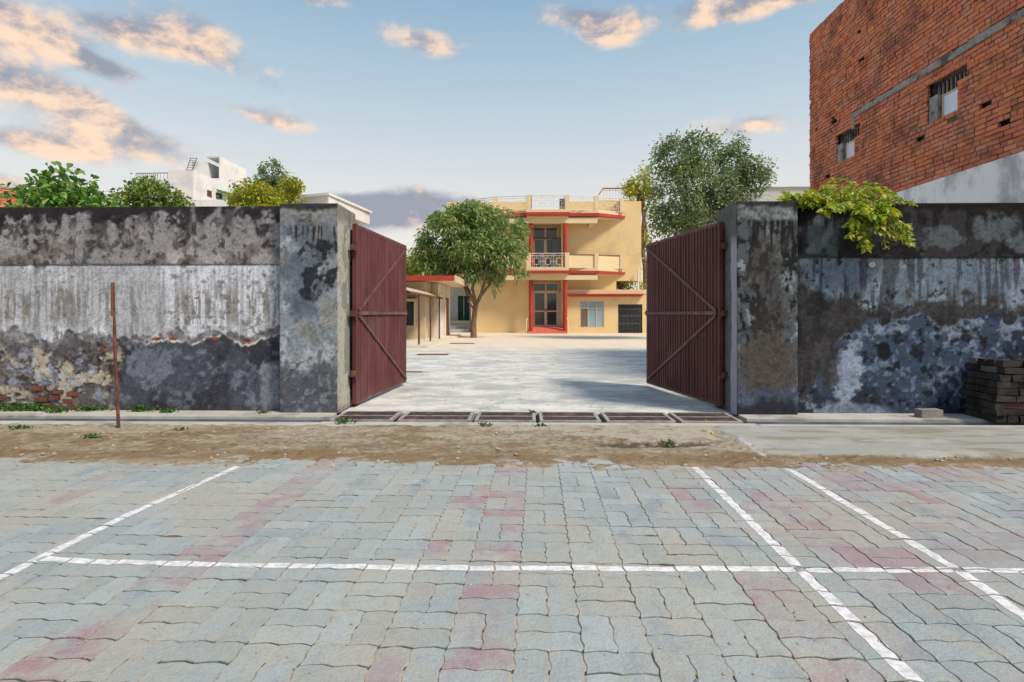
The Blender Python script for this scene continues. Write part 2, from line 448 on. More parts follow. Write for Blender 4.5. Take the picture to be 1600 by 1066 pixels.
M_brick = brick_mat('red_brick')
M_brick_orange = brick_mat('orange_brick', .3)

exec_parts = []
# ------------------------------------------------------------------ setting: ground, street, drain
gb = MB().box(-300, 300, -120, 400, -0.7, -0.45)
tag(gb.build('ground', mat_mottle('soil', (.20, .15, .10), (.28, .22, .15), 1)), kind='structure')
XL, XR = -2.15, 2.37      # gate opening
road = MB().box(-40, 40, -9, 4.42, -0.4, -0.016).build('road', mat_mottle('sand_joint_bed', (.28, .24, .18), (.38, .34, .27), 8, c3=(.16, .14, .11), s3=4))
tag(road, kind='structure')
yard = MB().box(XL, XR, 6.63, 9.4, -0.4, 0).box(-30, 30, 9.4, 70, -0.4, 0)
yard.box(-30, XL - .001, 7.4, 9.4, -.4, 0).box(XR + .001, 30, 7.4, 9.4, -.4, 0)
def yard_mat():
    m, nt, b = new_mat('courtyard_concrete')
    f = ramp(nt, noise(nt, 2.0, 9, .72, (.8, 1.1, 1)), .40, .60)
    c = mixc(nt, f, (.42, .44, .44), (.63, .63, .60))
    f2 = ramp(nt, noise(nt, .9, 9, .75, (.8, 1.2, 1), (9, 3, 0)), .49, .60)
    c = mixc(nt, math_(nt, 'MULTIPLY', f2, .65), c, (.31, .325, .335))
    g = N(nt, 'ShaderNodeNewGeometry'); s_ = N(nt, 'ShaderNodeSeparateXYZ'); nt.links.new(g.outputs['Position'], s_.inputs[0])
    dy = ramp(nt, math_(nt, 'ADD', s_.outputs[1], math_(nt, 'MULTIPLY', noise(nt, .6, 5), 9)), 19, 27)
    cw = math_(nt, 'ABSOLUTE', math_(nt, 'SUBTRACT', noise(nt, .55, 6, .6, (1, 1, 1), (4, 4, 1)), .5))
    c = mixc(nt, math_(nt, 'MULTIPLY', ramp(nt, cw, .006, .001), .6), c, (.16, .16, .16))
    c = mixc(nt, math_(nt, 'MULTIPLY', dy, .75), c, (.70, .58, .44))  # dusty towards the house, with the sunlit warmth there painted into the colour
    f4 = ramp(nt, noise(nt, 7, 6, .7, (.6, 1.4, 1), (2, 0, 4)), .58, .72)
    c = mixc(nt, math_(nt, 'MULTIPLY', f4, .35), c, (.70, .66, .58))
    nt.links.new(c, b.inputs['Base Color']); b.inputs['Roughness'].default_value = .8
    bump(nt, b, noise(nt, 25, 6, .7), .4, .01)
    return m
tag(yard.build('courtyard_ground', yard_mat()), kind='structure')
# drain: rims, channel floor, ledge
dr = MB()
for (a, b_) in ((-40, XL - .02), (XR + .02, 40)):
    dr.box(a, b_, 5.84, 6.02, -.4, .006)
    dr.box(a, b_, 6.31, 6.72, -.4, .012)
dr.box(XL - .02, XR + .02, 5.84, 6.07, -.4, .004)
tag(dr.build('drain_rim', M_rim, bevel=.008), kind='structure')
ch = MB()
for (a, b_) in ((-40, XL - .02), (XR + .02, 40)):
    ch.box(a, b_, 6.02, 6.31, -.42, -.33).box(a, b_, 6.285, 6.31 - .001, -.33, -.02)
ch.box(XL - .02, XR + .02, 6.07, 6.63, -.42, -.30)
tag(ch.build('drain_channel', M_channel), kind='structure')

# dirt verge between the pavers and the drain, modelled as relief
def verge_fn(s_, t_):
    X = -9 + s_; Y = 4.12 + t_
    U = 822 + X * 900 / Y; V = 490 + 1035 / Y
    n1 = fbm(X * 2.2, Y * 4.5, 1); n2 = fbm(X * 7, Y * 9, 2); n3 = fbm(X * 22, Y * 25, 3, 3)
    c = np.zeros(s_.shape + (3,)) + s2l((156, 143, 122))
    c = lerp(c, s2l((138, 118, 92)), ss(n1, .45, .62) * .8)
    c = lerp(c, s2l((176, 166, 150)), ss(fbm(X * 1.1 + 3, Y * 3, 6), .50, .62) * .7)
    c = c * (1 + (fbm(X * 30, Y * 34, 5, 3, .7) - .5) * 1.1)[..., None]
    c = lerp(c, s2l((178, 166, 146)), ss(n2, .55, .7) * .7)
    band = ss(V, 704, 714) * ss(728 - V, -3, 8)
    c = lerp(c, s2l((134, 110, 78)), band * .8 * ss(n2, .3, .5))
    h = (n1 - .5) * .045 + (n2 - .5) * .026 + (n3 - .5) * .013 + .006
    # pale broken concrete patch in front of the grates
    edge = 690 + (n2 - .5) * 34 - ss(945 - U, 0, 60) * 5
    pat = ss(U, 640, 760) * ss(1118 - U, 0, 14) * ss(edge - V, -1.5, 2.5)
    pat2 = pat * np.where((U > 930), 1, ss(n1, .40, .56))
    c = lerp(c, s2l((186, 182, 168)) * 1.0, pat2 * .9)
    c = lerp(c, s2l((150, 136, 112)), pat2 * ss(n2, .56, .7) * .6)
    h = h * (1 - pat2 * .75) + pat2 * .016
    crk = blob(U, V, 1020, 694, 105, 5.5, n2, .5)
    c = lerp(c, s2l((70, 62, 48)), crk * .8 * (1 - pat2)); h = h - crk * (1 - pat2) * .012
    # slab on the right
    e2 = 1112 + (V - 668) * 1.9 + (n2 - .5) * 50
    slab = ss(U - e2, -3, 6) * ss(711 + (n2 - .5) * 9 - V, -1.2, 1.8)
    sc_ = s2l((172, 176, 172)) + np.zeros_like(c)
    sc_ = lerp(sc_, s2l((150, 142, 122)), ss(fbm(X * 1.4, Y * 7, 4), .52, .66) * .7)
    sc_ = lerp(sc_, s2l((190, 193, 190)), ss(fbm(X * 3, Y * 5, 5), .55, .7) * .6)
    # faded painted stroke on the slab
    stroke = ss(5 - np.abs((U - 1160) - (V - 690) * 1.35), -1, 2) * ss(V, 684, 688) * ss(714 - V, 0, 4) * ss(n3, .35, .5)
    c = lerp(c, np.zeros(3), slab) + sc_ * slab[..., None]
    c = lerp(c, s2l((215, 212, 214)), stroke * .8)
    h = h * (1 - slab) + slab * (.020 + (n1 - .5) * .008 + (n3 - .5) * .002)
    # dark damp speckles and leaves of debris
    sp = ss(n3, .68, .76) * (1 - slab)
    c = lerp(c, s2l((92, 76, 56)), sp * .6)
    # fade out over the first course of pavers
    fade = ss(Y, 4.18, 4.46)
    h = h * fade + (fade - 1) * .016 + (n2 - .5) * .09 * (1 - fade) * ss(Y, 4.1, 4.3)
    return c * .80, h
relief('dirt_verge', (-9, 4.12, 0), (1, 0, 0), (0, 1, 0), (0, 0, 1), 18.5, 1.73, .0145, verge_fn, M_dirt, skirt=.08)['kind'] = 'structure'

# ------------------------------------------------------------------ block paving
def paver_mat(name, use_obj):
    m, nt, b = new_mat(name)
    if use_obj: tint = N(nt, 'ShaderNodeObjectInfo').outputs['Color']
    else: tint = N(nt, 'ShaderNodeAttribute', attribute_name='Col').outputs['Color']
    sp = N(nt, 'ShaderNodeSeparateColor'); nt.links.new(tint, sp.inputs[0])     # R value, G pinkness, B grime
    gr = mixc(nt, sp.outputs[0], (.34, .385, .395), (.43, .475, .48))
    # blue grey wear and beige dust
    f = ramp(nt, noise(nt, 2.3, 7, .62, (1.3, .8, 1)), .42, .62)
    c = mixc(nt, math_(nt, 'MULTIPLY', f, .6), gr, (.42, .395, .345))
    f = ramp(nt, noise(nt, 3.1, 7, .68, (1.5, .8, 1), (7, 2, 1)), .54, .66)
    c = mixc(nt, math_(nt, 'MULTIPLY', f, .65), c, (.245, .31, .36))
    f = ramp(nt, noise(nt, 9, 6, .7, (1, 1, 1), (1, 4, 4)), .52, .72)
    c = mixc(nt, math_(nt, 'MULTIPLY', f, .35), c, (.50, .51, .49))
    f = ramp(nt, noise(nt, .75, 7, .7, None, (2, 9, 0)), .47, .60)
    c = mixc(nt, math_(nt, 'MULTIPLY', f, .5), c, (.47, .435, .37))
    f = ramp(nt, noise(nt, 20, 8, .78, None, (2, 2, 7)), .50, .66)
    c = mixc(nt, math_(nt, 'MULTIPLY', f, .38), c, (.27, .26, .24))
    # worn pink pigment
    pk = math_(nt, 'MULTIPLY', sp.outputs[1], ramp(nt, math_(nt, 'ADD', math_(nt, 'MULTIPLY', noise(nt, 8, 6, .7, None, (3, 3, 0)), .5), math_(nt, 'MULTIPLY', noise(nt, 1.7, 3, .5, None, (8, 1, 0)), .5)), .42, .60))
    pc = mixc(nt, noise(nt, 15, 4, .6), (.34, .15, .19), (.43, .24, .28))
    c = mixc(nt, math_(nt, 'MULTIPLY', pk, .85), c, pc)
    fn = noise(nt, 70, 4, .7)
    c = mixc(nt, .5, c, mixc(nt, fn, (.45, .44, .42), (1.3, 1.3, 1.3)), 'MULTIPLY')
    spk = ramp(nt, noise(nt, 28, 3, .6, None, (5, 5, 5)), .70, .76)
    c = mixc(nt, math_(nt, 'MULTIPLY', spk, .5), c, (.16, .15, .13))
    c = mixc(nt, 1.0, c, (.84, .875, .91), 'MULTIPLY')
    nt.links.new(c, b.inputs['Base Color'])
    b.inputs['Roughness'].default_value = .72; b.inputs['Specular IOR Level'].default_value = .35
    h = math_(nt, 'ADD', noise(nt, 70, 5, .7), math_(nt, 'MULTIPLY', noise(nt, 12, 5, .6), 1.2))
    bump(nt, b, h, .75, .007)
    return m
M_pav_o = paver_mat('paver_concrete', True); M_pav_s = paver_mat('paver_concrete_joined', False)
CELL = .2335
PITCH = CELL / 2
gx = np.array([1.0, -.02, 0]); gx /= np.linalg.norm(gx); gy = np.array([.02, 1.0, 0]); gy /= np.linalg.norm(gy)
o2 = ground(884, 821)
def zig(t):
    t = (t / CELL) % 1.0
    return np.interp(t, [0, .10, .22, .38, .50, .60, .72, .88, 1.0], [0, 1, 1, -1, 0, 1, 1, -1, 0]) * .0062
def outline(x0, y0, w, h, ins):
    """wavy block outline in grid coordinates, counter clockwise"""
    pts = []
    nx = 6 if w > .15 else 3; ny = 6 if h > .15 else 3
    a, b, c, d = x0 + ins, x0 + w - ins, y0 + ins, y0 + h - ins
    for i in range(nx): pts.append((a + (b - a) * i / nx, c))
    for i in range(ny): pts.append((b, c + (d - c) * i / ny))
    for i in range(nx): pts.append((b - (b - a) * i / nx, d))
    for i in range(ny): pts.append((a, d - (d - c) * i / ny))
    return [(x + float(zig(y)), y + float(zig(x + CELL * .37))) for x, y in pts]
def gw(p, z=0.0): q = gx * p[0] + gy * p[1]; return (q[0] + o2[0], q[1] + o2[1], z)
pink_cols = [(-8, .5), (-9, .75), (-4, .8), (-2, .35), (5, .85), (4, .3), (6, .4), (8, .75), (7, .4), (9, .5), (10, .45), (12, .5), (15, .4)]
blocks = []
ci0, ci1, cj0, cj1 = -30, 34, -17, 7
def pinkness(ci, cj, cx, cy):
    U = 822 + cx * 900 / max(cy, .3); V = 490 + 1035 / max(cy, .3)
    p = 0
    if cx > 1.3: p = max(p, .6 * float(ss(np.array(fbm(np.array(cx * 2.3), np.array(cy * 2.3), 6, 2)), .35, .6)) + random.uniform(0, .25))
    if ci in (-8,) : p = max(p, random.choice([.9, .6, .35]))
    if ci in (-3, -2) and (ci == -2 or random.random() < .3): p = max(p, random.choice([.8, .9, .4, .25]))
    if ci == 3: p = max(p, random.choice([.7, .5, .25]))
    if ci in (-14, -20): p = max(p, random.choice([.5, .2]))
    return min(p, 1)
for ci in range(ci0, ci1):
    for cj in range(cj0, cj1):
        hor = (ci + cj) % 2 == 0
        for k in (0, 1):
            x0 = ci * CELL + (0 if hor else k * PITCH); y0 = cj * CELL + (k * PITCH if hor else 0)
            w, h = (CELL, PITCH) if hor else (PITCH, CELL)
            cw = gw((x0 + w / 2, y0 + h / 2))
            if cw[1] > 4.48 or cw[1] < -.9 : continue
            blocks.append((x0, y0, w, h, cw, pinkness(ci, cj, cw[0], cw[1])))
def in_view(c, margin=0):
    r0 = ray(0 - margin, 0); r1 = ray(1600 + margin, 0)
    if c[1] < .3: return False
    v = HZ + CAM_H * F / c[1]
    return c[0] > r0[0] / r0[1] * c[1] and c[0] < r1[0] / r1[1] * c[1] and v < 1085
vis = sorted([b for b in blocks if in_view(b[4], 30)], key=lambda b: b[4][1])[:298]
vis_ids = set(id(b) for b in vis)
pav_shape = []      # (block, zfun) for the paint
def tilt_of(b):
    r = random.Random(int((b[0] * 7919 + b[1] * 104729) * 100))
    return r.uniform(-.0018, .0022), r.uniform(-.009, .009), r.uniform(-.018, .018), r.random(), r.random()
def block_geo(b, cx=0, cy=0):
    x0, y0, w, h, cw, pk = b
    dz, tx, ty, v1, v2 = tilt_of(b)
    top = outline(x0, y0, w, h, .0044); mid = outline(x0, y0, w, h, .0034)
    n = len(top); vs = []
    def z(p): return dz + (p[0] - x0 - w / 2) * tx + (p[1] - y0 - h / 2) * ty
    for p in top: g = gw(p); vs.append((g[0] - cx, g[1] - cy, z(p)))
    for p in mid: g = gw(p); vs.append((g[0] - cx, g[1] - cy, z(p) - .0012))
    for p in mid: g = gw(p); vs.append((g[0] - cx, g[1] - cy, -.03))
    fs = [tuple(range(n))]
    for i in range(n):
        j = (i + 1) % n
        fs += [(i, n + i, n + j, j), (n + i, 2 * n + i, 2 * n + j, n + j)]
    return vs, fs
sv, sf, sc = [], [], []
for b in blocks:
    dz, tx, ty, v1, v2 = tilt_of(b)
    if id(b) in vis_ids:
        cx, cy = b[4][0], b[4][1]
        vs, fs = block_geo(b, cx, cy)
        me = bpy.data.meshes.new('paver'); me.from_pydata(vs, [], fs); me.materials.append(M_pav_o); me.update()
        o = bpy.data.objects.new('paver', me); o.location = (cx, cy, 0); o.color = (v1, b[5], v2, 1)
        COL.objects.link(o); o.parent = road
    else:
        vs, fs = block_geo(b); k = len(sv); sv += vs; sf += [tuple(i + k for i in f) for f in fs]; sc += [(v1, b[5], v2, 1)] * len(vs)
me = bpy.data.meshes.new('distant_pavers'); me.from_pydata(sv, [], sf); me.materials.append(M_pav_s)
a = me.color_attributes.new('Col', 'FLOAT_COLOR', 'POINT'); a.data.foreach_set('color', np.array(sc, np.float32).ravel())
def joint_mat():
    m, nt, b = new_mat('joint_sand')
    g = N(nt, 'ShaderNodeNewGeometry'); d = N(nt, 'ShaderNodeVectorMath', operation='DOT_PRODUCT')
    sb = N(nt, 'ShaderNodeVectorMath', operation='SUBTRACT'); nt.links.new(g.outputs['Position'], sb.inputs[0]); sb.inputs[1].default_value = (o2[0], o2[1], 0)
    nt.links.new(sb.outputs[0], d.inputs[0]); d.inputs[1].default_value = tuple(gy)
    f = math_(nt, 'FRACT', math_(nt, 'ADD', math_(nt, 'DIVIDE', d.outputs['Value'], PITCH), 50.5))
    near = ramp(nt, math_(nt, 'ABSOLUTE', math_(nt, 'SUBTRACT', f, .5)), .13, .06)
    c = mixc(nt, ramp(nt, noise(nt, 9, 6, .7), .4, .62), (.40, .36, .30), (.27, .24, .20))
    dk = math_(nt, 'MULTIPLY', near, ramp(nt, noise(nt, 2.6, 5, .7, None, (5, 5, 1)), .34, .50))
    c = mixc(nt, dk, c, (.07, .065, .06))  # cross joints darkened: shade on the block fronts painted into the sand colour
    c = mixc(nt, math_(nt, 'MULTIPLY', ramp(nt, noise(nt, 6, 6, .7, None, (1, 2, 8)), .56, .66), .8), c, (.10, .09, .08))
    nt.links.new(c, b.inputs['Base Color']); b.inputs['Roughness'].default_value = .95; b.inputs['Specular IOR Level'].default_value = .1
    bump(nt, b, noise(nt, 90, 4, .7), .7, .004)
    return m
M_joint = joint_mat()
def sand_fn(s_, t_):
    X = -7.2 + s_; Y = -1 + t_
    n = fbm(X * 1.6, Y * 1.6, 2); n2 = fbm(X * 9, Y * 9, 4)
    c = np.zeros(s_.shape + (3,)) + s2l((184, 176, 164)); c = lerp(c, s2l((158, 152, 142)), ss(n2, .45, .65))
    c = lerp(c, s2l((84, 78, 70)), ss(.46 - n, 0, .08) * .7)
    left = ss(.8 - X, -1.5, 2.5) * ss(3.4 - Y, -.4, 1.2)
    return c * .85, -.0034 + ss(n, .42, .62) * .0004 + left * .0004 + (n2 - .5) * .0015
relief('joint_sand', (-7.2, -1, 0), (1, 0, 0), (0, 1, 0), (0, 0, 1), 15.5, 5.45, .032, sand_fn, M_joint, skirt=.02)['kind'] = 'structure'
o = bpy.data.objects.new('distant_pavers', me); COL.objects.link(o); o.parent = road; o['kind'] = 'stuff'

# painted lines: thin paint skins cut to each block they cross
def paint_mat():
    m, nt, b = new_mat('worn_white_road_paint')
    f = ramp(nt, noise(nt, 22, 8, .75), .42, .60)
    c = mixc(nt, math_(nt, 'MULTIPLY', f, .85), (.70, .70, .74), (.44, .45, .46))
    nt.links.new(c, b.inputs['Base Color']); b.inputs['Roughness'].default_value = .7
    bump(nt, b, noise(nt, 60, 4), .4, .004)
    return m
M_paint = paint_mat()
def clip(poly, a, b):
    """keep the part of poly left of a->b"""
    out = []
    ex, ey = b[0] - a[0], b[1] - a[1]
    def side(p): return ex * (p[1] - a[1]) - ey * (p[0] - a[0])
    for i in range(len(poly)):
        p, q = poly[i], poly[(i + 1) % len(poly)]; sp_, sq = side(p), side(q)
        if sp_ >= 0: out.append(p)
        if (sp_ >= 0) != (sq >= 0):
            t = sp_ / (sp_ - sq); out.append((p[0] + (q[0] - p[0]) * t, p[1] + (q[1] - p[1]) * t))
    return out
def tog(x, y):
    d = np.array([x - o2[0], y - o2[1], 0]); return float(d @ gx), float(d @ gy)
def painted_line(pix, width, seed):
    r = random.Random(seed)
    pts = [tog(*ground(u, v)) for u, v in pix]
    mb = MB()
    chain = []
    for i in range(len(pts) - 1):
        L = math.dist(pts[i], pts[i + 1]); n = max(1, int(L / .045))
        for k in range(n): t = k / n; chain.append((pts[i][0] * (1 - t) + pts[i + 1][0] * t, pts[i][1] * (1 - t) + pts[i + 1][1] * t))
    chain.append(pts[-1])
    ws = [width * (1 + r.uniform(-.13, .13)) / 2 for _ in chain]; of = [r.uniform(-.003, .003) for _ in chain]
    L_, R_ = [], []
    for i, p in enumerate(chain):
        a, b = chain[max(i - 1, 0)], chain[min(i + 1, len(chain) - 1)]
        d = math.dist(a, b); nx, ny = -(b[1] - a[1]) / d, (b[0] - a[0]) / d
        L_.append((p[0] + nx * (ws[i] + of[i]), p[1] + ny * (ws[i] + of[i]))); R_.append((p[0] - nx * (ws[i] - of[i]), p[1] - ny * (ws[i] - of[i])))
    for b in blocks:
        x0, y0, w, h, cw, pk = b
        dz, tx, ty, v1, v2 = tilt_of(b)
        ol = None
        for i in range(len(chain) - 1):
            qd = [R_[i], R_[i + 1], L_[i + 1], L_[i]]
            xs = [q[0] for q in qd]; ys = [q[1] for q in qd]
            if max(xs) < x0 - .01 or min(xs) > x0 + w + .01 or max(ys) < y0 - .01 or min(ys) > y0 + h + .01: continue
            if ol is None: ol = outline(x0, y0, w, h, .0047)
            pl = ol
            for k in range(4):
                pl = clip(pl, qd[k], qd[(k + 1) % 4])
                if len(pl) < 3: break
            if len(pl) >= 3:
                mb.add([gw(p, dz + (p[0] - x0 - w / 2) * tx + (p[1] - y0 - h / 2) * ty + .0012) for p in pl], [tuple(range(len(pl)))])
    o = mb.build('painted_line', M_paint); tag(o, kind='structure'); return o
painted_line([(0, 903), (75, 866), (210, 800), (372, 729)], .052, 1)
painted_line([(-260, 1010), (0, 903)], .052, 5)
painted_line([(62, 873), (160, 878), (400, 884), (650, 887), (1250, 890), (1760, 893), (2100, 895)], .050, 2)
painted_line([(1085, 729), (1250, 890), (1432, 1066), (1500, 1135)], .053, 3)
painted_line([(1226, 729), (1500, 893), (1600, 962), (1720, 1050)], .053, 4)

# ------------------------------------------------------------------ boundary walls
YP, YWL = 6.55, 6.67
Z_TOP = 2.405
def UV(X, Z, Y): return 822 + X * 900 / Y, HZ - (Z - CAM_H) * 900 / Y
def drips(U, V, v0, length, s, dens=.55, k=.16):
    a = vn(U * k, V * .012 + 5, s); l = length * (.3 + vn(U * k * .8, U * 0 + 3, s + 1))
    return ss(a, dens, dens + .15) * ss(v0 + l - V, 0, length * .5) * ss(V, v0 - 3, v0 + 3)
def grain(c, U, V, k=1.42, amp=1.1):
    """fine wear: contrast around the mean, speckle and hairline cracks"""
    c = .13 * np.power(np.maximum(c, 1e-3) / .13, k)
    f = fbm(U / 3.2, V / 3.2, 6, 3, .7); g = fbm(U / 14 + 5, V / 14, 1, 5, .65)
    c = c * (1 + (f - .5) * amp)[..., None] * (1 + (g - .5) * .9)[..., None]
    c = c * (1 - ss(f * .5 + g * .5, .60, .68) * .55)[..., None]
    w1 = np.abs(fbm(U / 60, V / 45, 5, 5, .6) - .5)
    c = c * (1 - ss(.006 - w1, 0, .006) * .45 * ss(g, .44, .52))[..., None]
    return c * np.array([.985, 1.0, 1.025])
def left_wall(s_, t_):
    X = -9.0 + s_; Z = t_; U, V = UV(X, Z, YWL)
    U = U.astype(float)
    n1 = fbm(U / 70, V / 70, 1); n2 = fbm(U / 24, V / 24, 2); n3 = fbm(U / 8, V / 8, 3, 4); ns = fbm(U / 5, V / 60, 4, 4); nb = fbm(U / 45, V / 20, 5)
    # upper render
    c = np.zeros(U.shape + (3,)) + s2l((138, 137, 139))
    c = lerp(c, s2l((170, 168, 168)), ss(n1 * .6 + n2 * .4, .50, .64) * .8)
    c = lerp(c, s2l((108, 102, 100)), ss(n2 * .6 + n1 * .4, .52, .64) * .8)
    c = lerp(c, s2l((82, 80, 82)), ss(n3 * .55 + n2 * .45, .57, .68) * .55)
    # black mould at the top edge with runs
    top = ss(338 + (n2 - .5) * 60 + (n3 - .5) * 30 + (n1 - .5) * 30 - V, -6, 8)
    c = lerp(c, s2l((42, 41, 43)), top * .9)
    c = lerp(c, s2l((50, 50, 54)), drips(U, V, 330, 70, 5, .55, .09) * ss(n3, .35, .55) * .75)
    c = lerp(c, s2l((60, 60, 62)), ss(fbm(U / 10, V / 20, 7) * .6 + n3 * .4, .56, .64) * .6)
    for (u, w, l) in ((135, 16, 60), (152, 7, 70), (282, 10, 60), (40, 14, 40), (350, 12, 45), (210, 8, 28), (395, 9, 40)):
        m = ss(w - np.abs(U - u + (n3 - .5) * 18 + (n2 - .5) * 14), -3, w * .7) * ss(322 + l * (.5 + n3) - V, -8, 22)
        c = lerp(c, s2l((58, 56, 60)), m * .7)
    h = .009 + (n3 - .5) * .003 + (n2 - .5) * .004
    # middle band of streaked whitewash
    mid = ss(V - 411 - (n3 - .5) * 3, -.7, .7)
    cm = np.zeros_like(c) + s2l((160, 162, 167))
    cm = lerp(cm, s2l((182, 185, 192)), ss(n1, .46, .62) * .8)
    cm = lerp(cm, s2l((122, 120, 114)), ss(ns, .50, .64) * .75 * ss(540 - V, 0, 60) * ss(V, 425, 470))
    cm = lerp(cm, s2l((132, 132, 134)), ss(vn(U / 3.2, V / 90, 6), .62, .8) * .5)
    cm = lerp(cm, s2l((116, 112, 110)), ss(n3, .60, .70) * .7 * ss(n1, .45, .55))
    c = c * (1 - mid[..., None]) + cm * mid[..., None]
    c = lerp(c, s2l((64, 62, 62)), ss(1.6 - np.abs(V - 413 - (n3 - .5) * 3), -.6, .8) * .7)
    h = h * (1 - mid) + (.001 + (n3 - .5) * .0018) * mid
    # rough scoured render
    v1 = 522 + (fbm(U / 55, U * 0, 6, 4) - .5) * 70
    ro = ss(V - v1 - (n3 - .5) * 16, -2, 3)
    cr_ = np.zeros_like(c) + s2l((118, 116, 120))
    cr_ = lerp(cr_, s2l((146, 145, 148)), ss(n3, .5, .62) * .8)
    cr_ = lerp(cr_, s2l((84, 80, 82)), ss(n2, .5, .62) * .6)
    c = c * (1 - ro[..., None]) + cr_ * ro[..., None]
    h = h * (1 - ro) + (-.006 + (nb - .5) * .016 + (n3 - .5) * .010) * ro
    # peeled lower left with cream patches
    lf = ss(200 + (n1 - .5) * 120 - U, -20, 30) * ss(V - 540 - (n2 - .5) * 70, -6, 14)
    cl = np.zeros_like(c) + s2l((104, 100, 100))
    cl = lerp(cl, s2l((122, 119, 118)), ss(n2 + (n3 - .5) * .3, .42, .64) * .9)
    cl = lerp(cl, s2l((60, 54, 52)), ss(n3 * .6 + n1 * .4, .50, .60) * .7)
    cl = lerp(cl, s2l((180, 174, 158)), ss(fbm(U / 22 + 9, V / 18, 7) + (n3 - .5) * .25, .56, .68) * .65)
    cl = lerp(cl, s2l((150, 156, 172)), ss(fbm(U / 16 + 3, V / 12 + 5, 2), .60, .66) * .6)
    c = c * (1 - lf[..., None]) + cl * lf[..., None]
    cp = ss(fbm(U / 22 + 9, V / 18, 7), .56, .60)
    h = h * (1 - lf) + (-.012 + cp * .010 + (n3 - .5) * .016 + (n2 - .5) * .014) * lf
    # dark blue grey lower right
    v2 = 531 + (fbm(U / 48 + 4, U * 0, 3, 6, .65) - .5) * 46
    dk = ss(U - 172 - (n1 - .5) * 60 - (n3 - .5) * 14, -6, 12) * ss(V - v2, -1.5, 1.5)
    cd_ = np.zeros_like(c) + s2l((88, 91, 100))
    cd_ = lerp(cd_, s2l((66, 67, 74)), ss(n1, .45, .6) * .8)
    cd_ = lerp(cd_, s2l((124, 128, 138)), ss(n3 * .5 + n2 * .5, .50, .70) * .85)
    cd_ = lerp(cd_, s2l((150, 153, 160)), blob(U, V, 425, 610, 26, 50, n2) * .55)
    cd_ = lerp(cd_, s2l((128, 132, 142)), blob(U, V, 225, 570, 42, 38, n3) * .6)
    c = c * (1 - dk[..., None]) + cd_ * dk[..., None]
    h = h * (1 - dk) + (.004 + (n3 - .5) * .003) * dk
    rim = ss(2.2 - np.abs(V - v2 + 1.0), -.6, 1.2) * ss(U - 200, 0, 20)
    c = lerp(c, s2l((188, 184, 178)), rim * .7 * ss(n2, .38, .5))
    # exposed brick scabs
    for (u, v, a, b_) in ((300, 466, 6, 3), (241, 524, 4, 4), (236, 531, 9, 3.5), (262, 531, 10, 3), (170, 533, 9, 4), (330, 530, 12, 3), (380, 533, 12, 3), (148, 545, 7, 4)):
        m = blob(U, V, u, v, a * .8, b_ * .8, n3, .2)
        c = lerp(c, s2l((146, 66, 40)), m * .85); h = h - m * .004
    # damp foot
    c = lerp(c, s2l((66, 62, 58)), ss(V, 628, 648) * .55)
    return grain(c, U, V) * KW, h
def pillar_left(s_, t_):
    X = -2.83 + s_; Z = t_; U, V = UV(X, Z, YP)
    n1 = fbm(U / 60 + 3, V / 60, 3); n2 = fbm(U / 20, V / 24, 4); n3 = fbm(U / 7, V / 7, 5, 4)
    c = np.zeros(U.shape + (3,)) + s2l((132, 138, 144))
    c = lerp(c, s2l((158, 163, 168)), ss(n2, .50, .64) * .8)
    c = lerp(c, s2l((100, 106, 116)), ss(n1, .5, .62) * .8)
    c = lerp(c, s2l((132, 128, 122)), ss(fbm(U / 30, V / 40 + 8, 6), .52, .64) * .6)
    c = lerp(c, s2l((128, 126, 122)), ss(352 - V, 0, 12) * .6)
    c = lerp(c, s2l((54, 56, 62)), drips(U, V, 352, 30, 2, .5, .4) * ss(U, 445, 455) * .9)
    c = lerp(c, s2l((42, 46, 54)), blob(U, V, 490, 415, 44, 60, n2, .6) * ss(n2 * .6 + n3 * .4, .46, .58) * .9)
    c = lerp(c, s2l((70, 72, 78)), ss(n2 * .55 + n3 * .45, .58, .68) * .6)
    dkv = 580 + (fbm(U / 30, U * 0, 2) - .5) * 60 - (U - 433) * .12
    c = lerp(c, s2l((84, 86, 94)), ss(V - dkv - (n3 - .5) * 20, -5, 10) * .8)
    c = lerp(c, s2l((140, 146, 158)), ss(V - dkv, 0, 20) * ss(n3, .56, .66) * .5)
    c = lerp(c, s2l((42, 40, 44)), ss(326 + (n2 - .5) * 22 - V, -3, 4) * .8)
    h = (n3 - .5) * .004 + (n2 - .5) * .006
    return grain(c, U, V) * KW, h
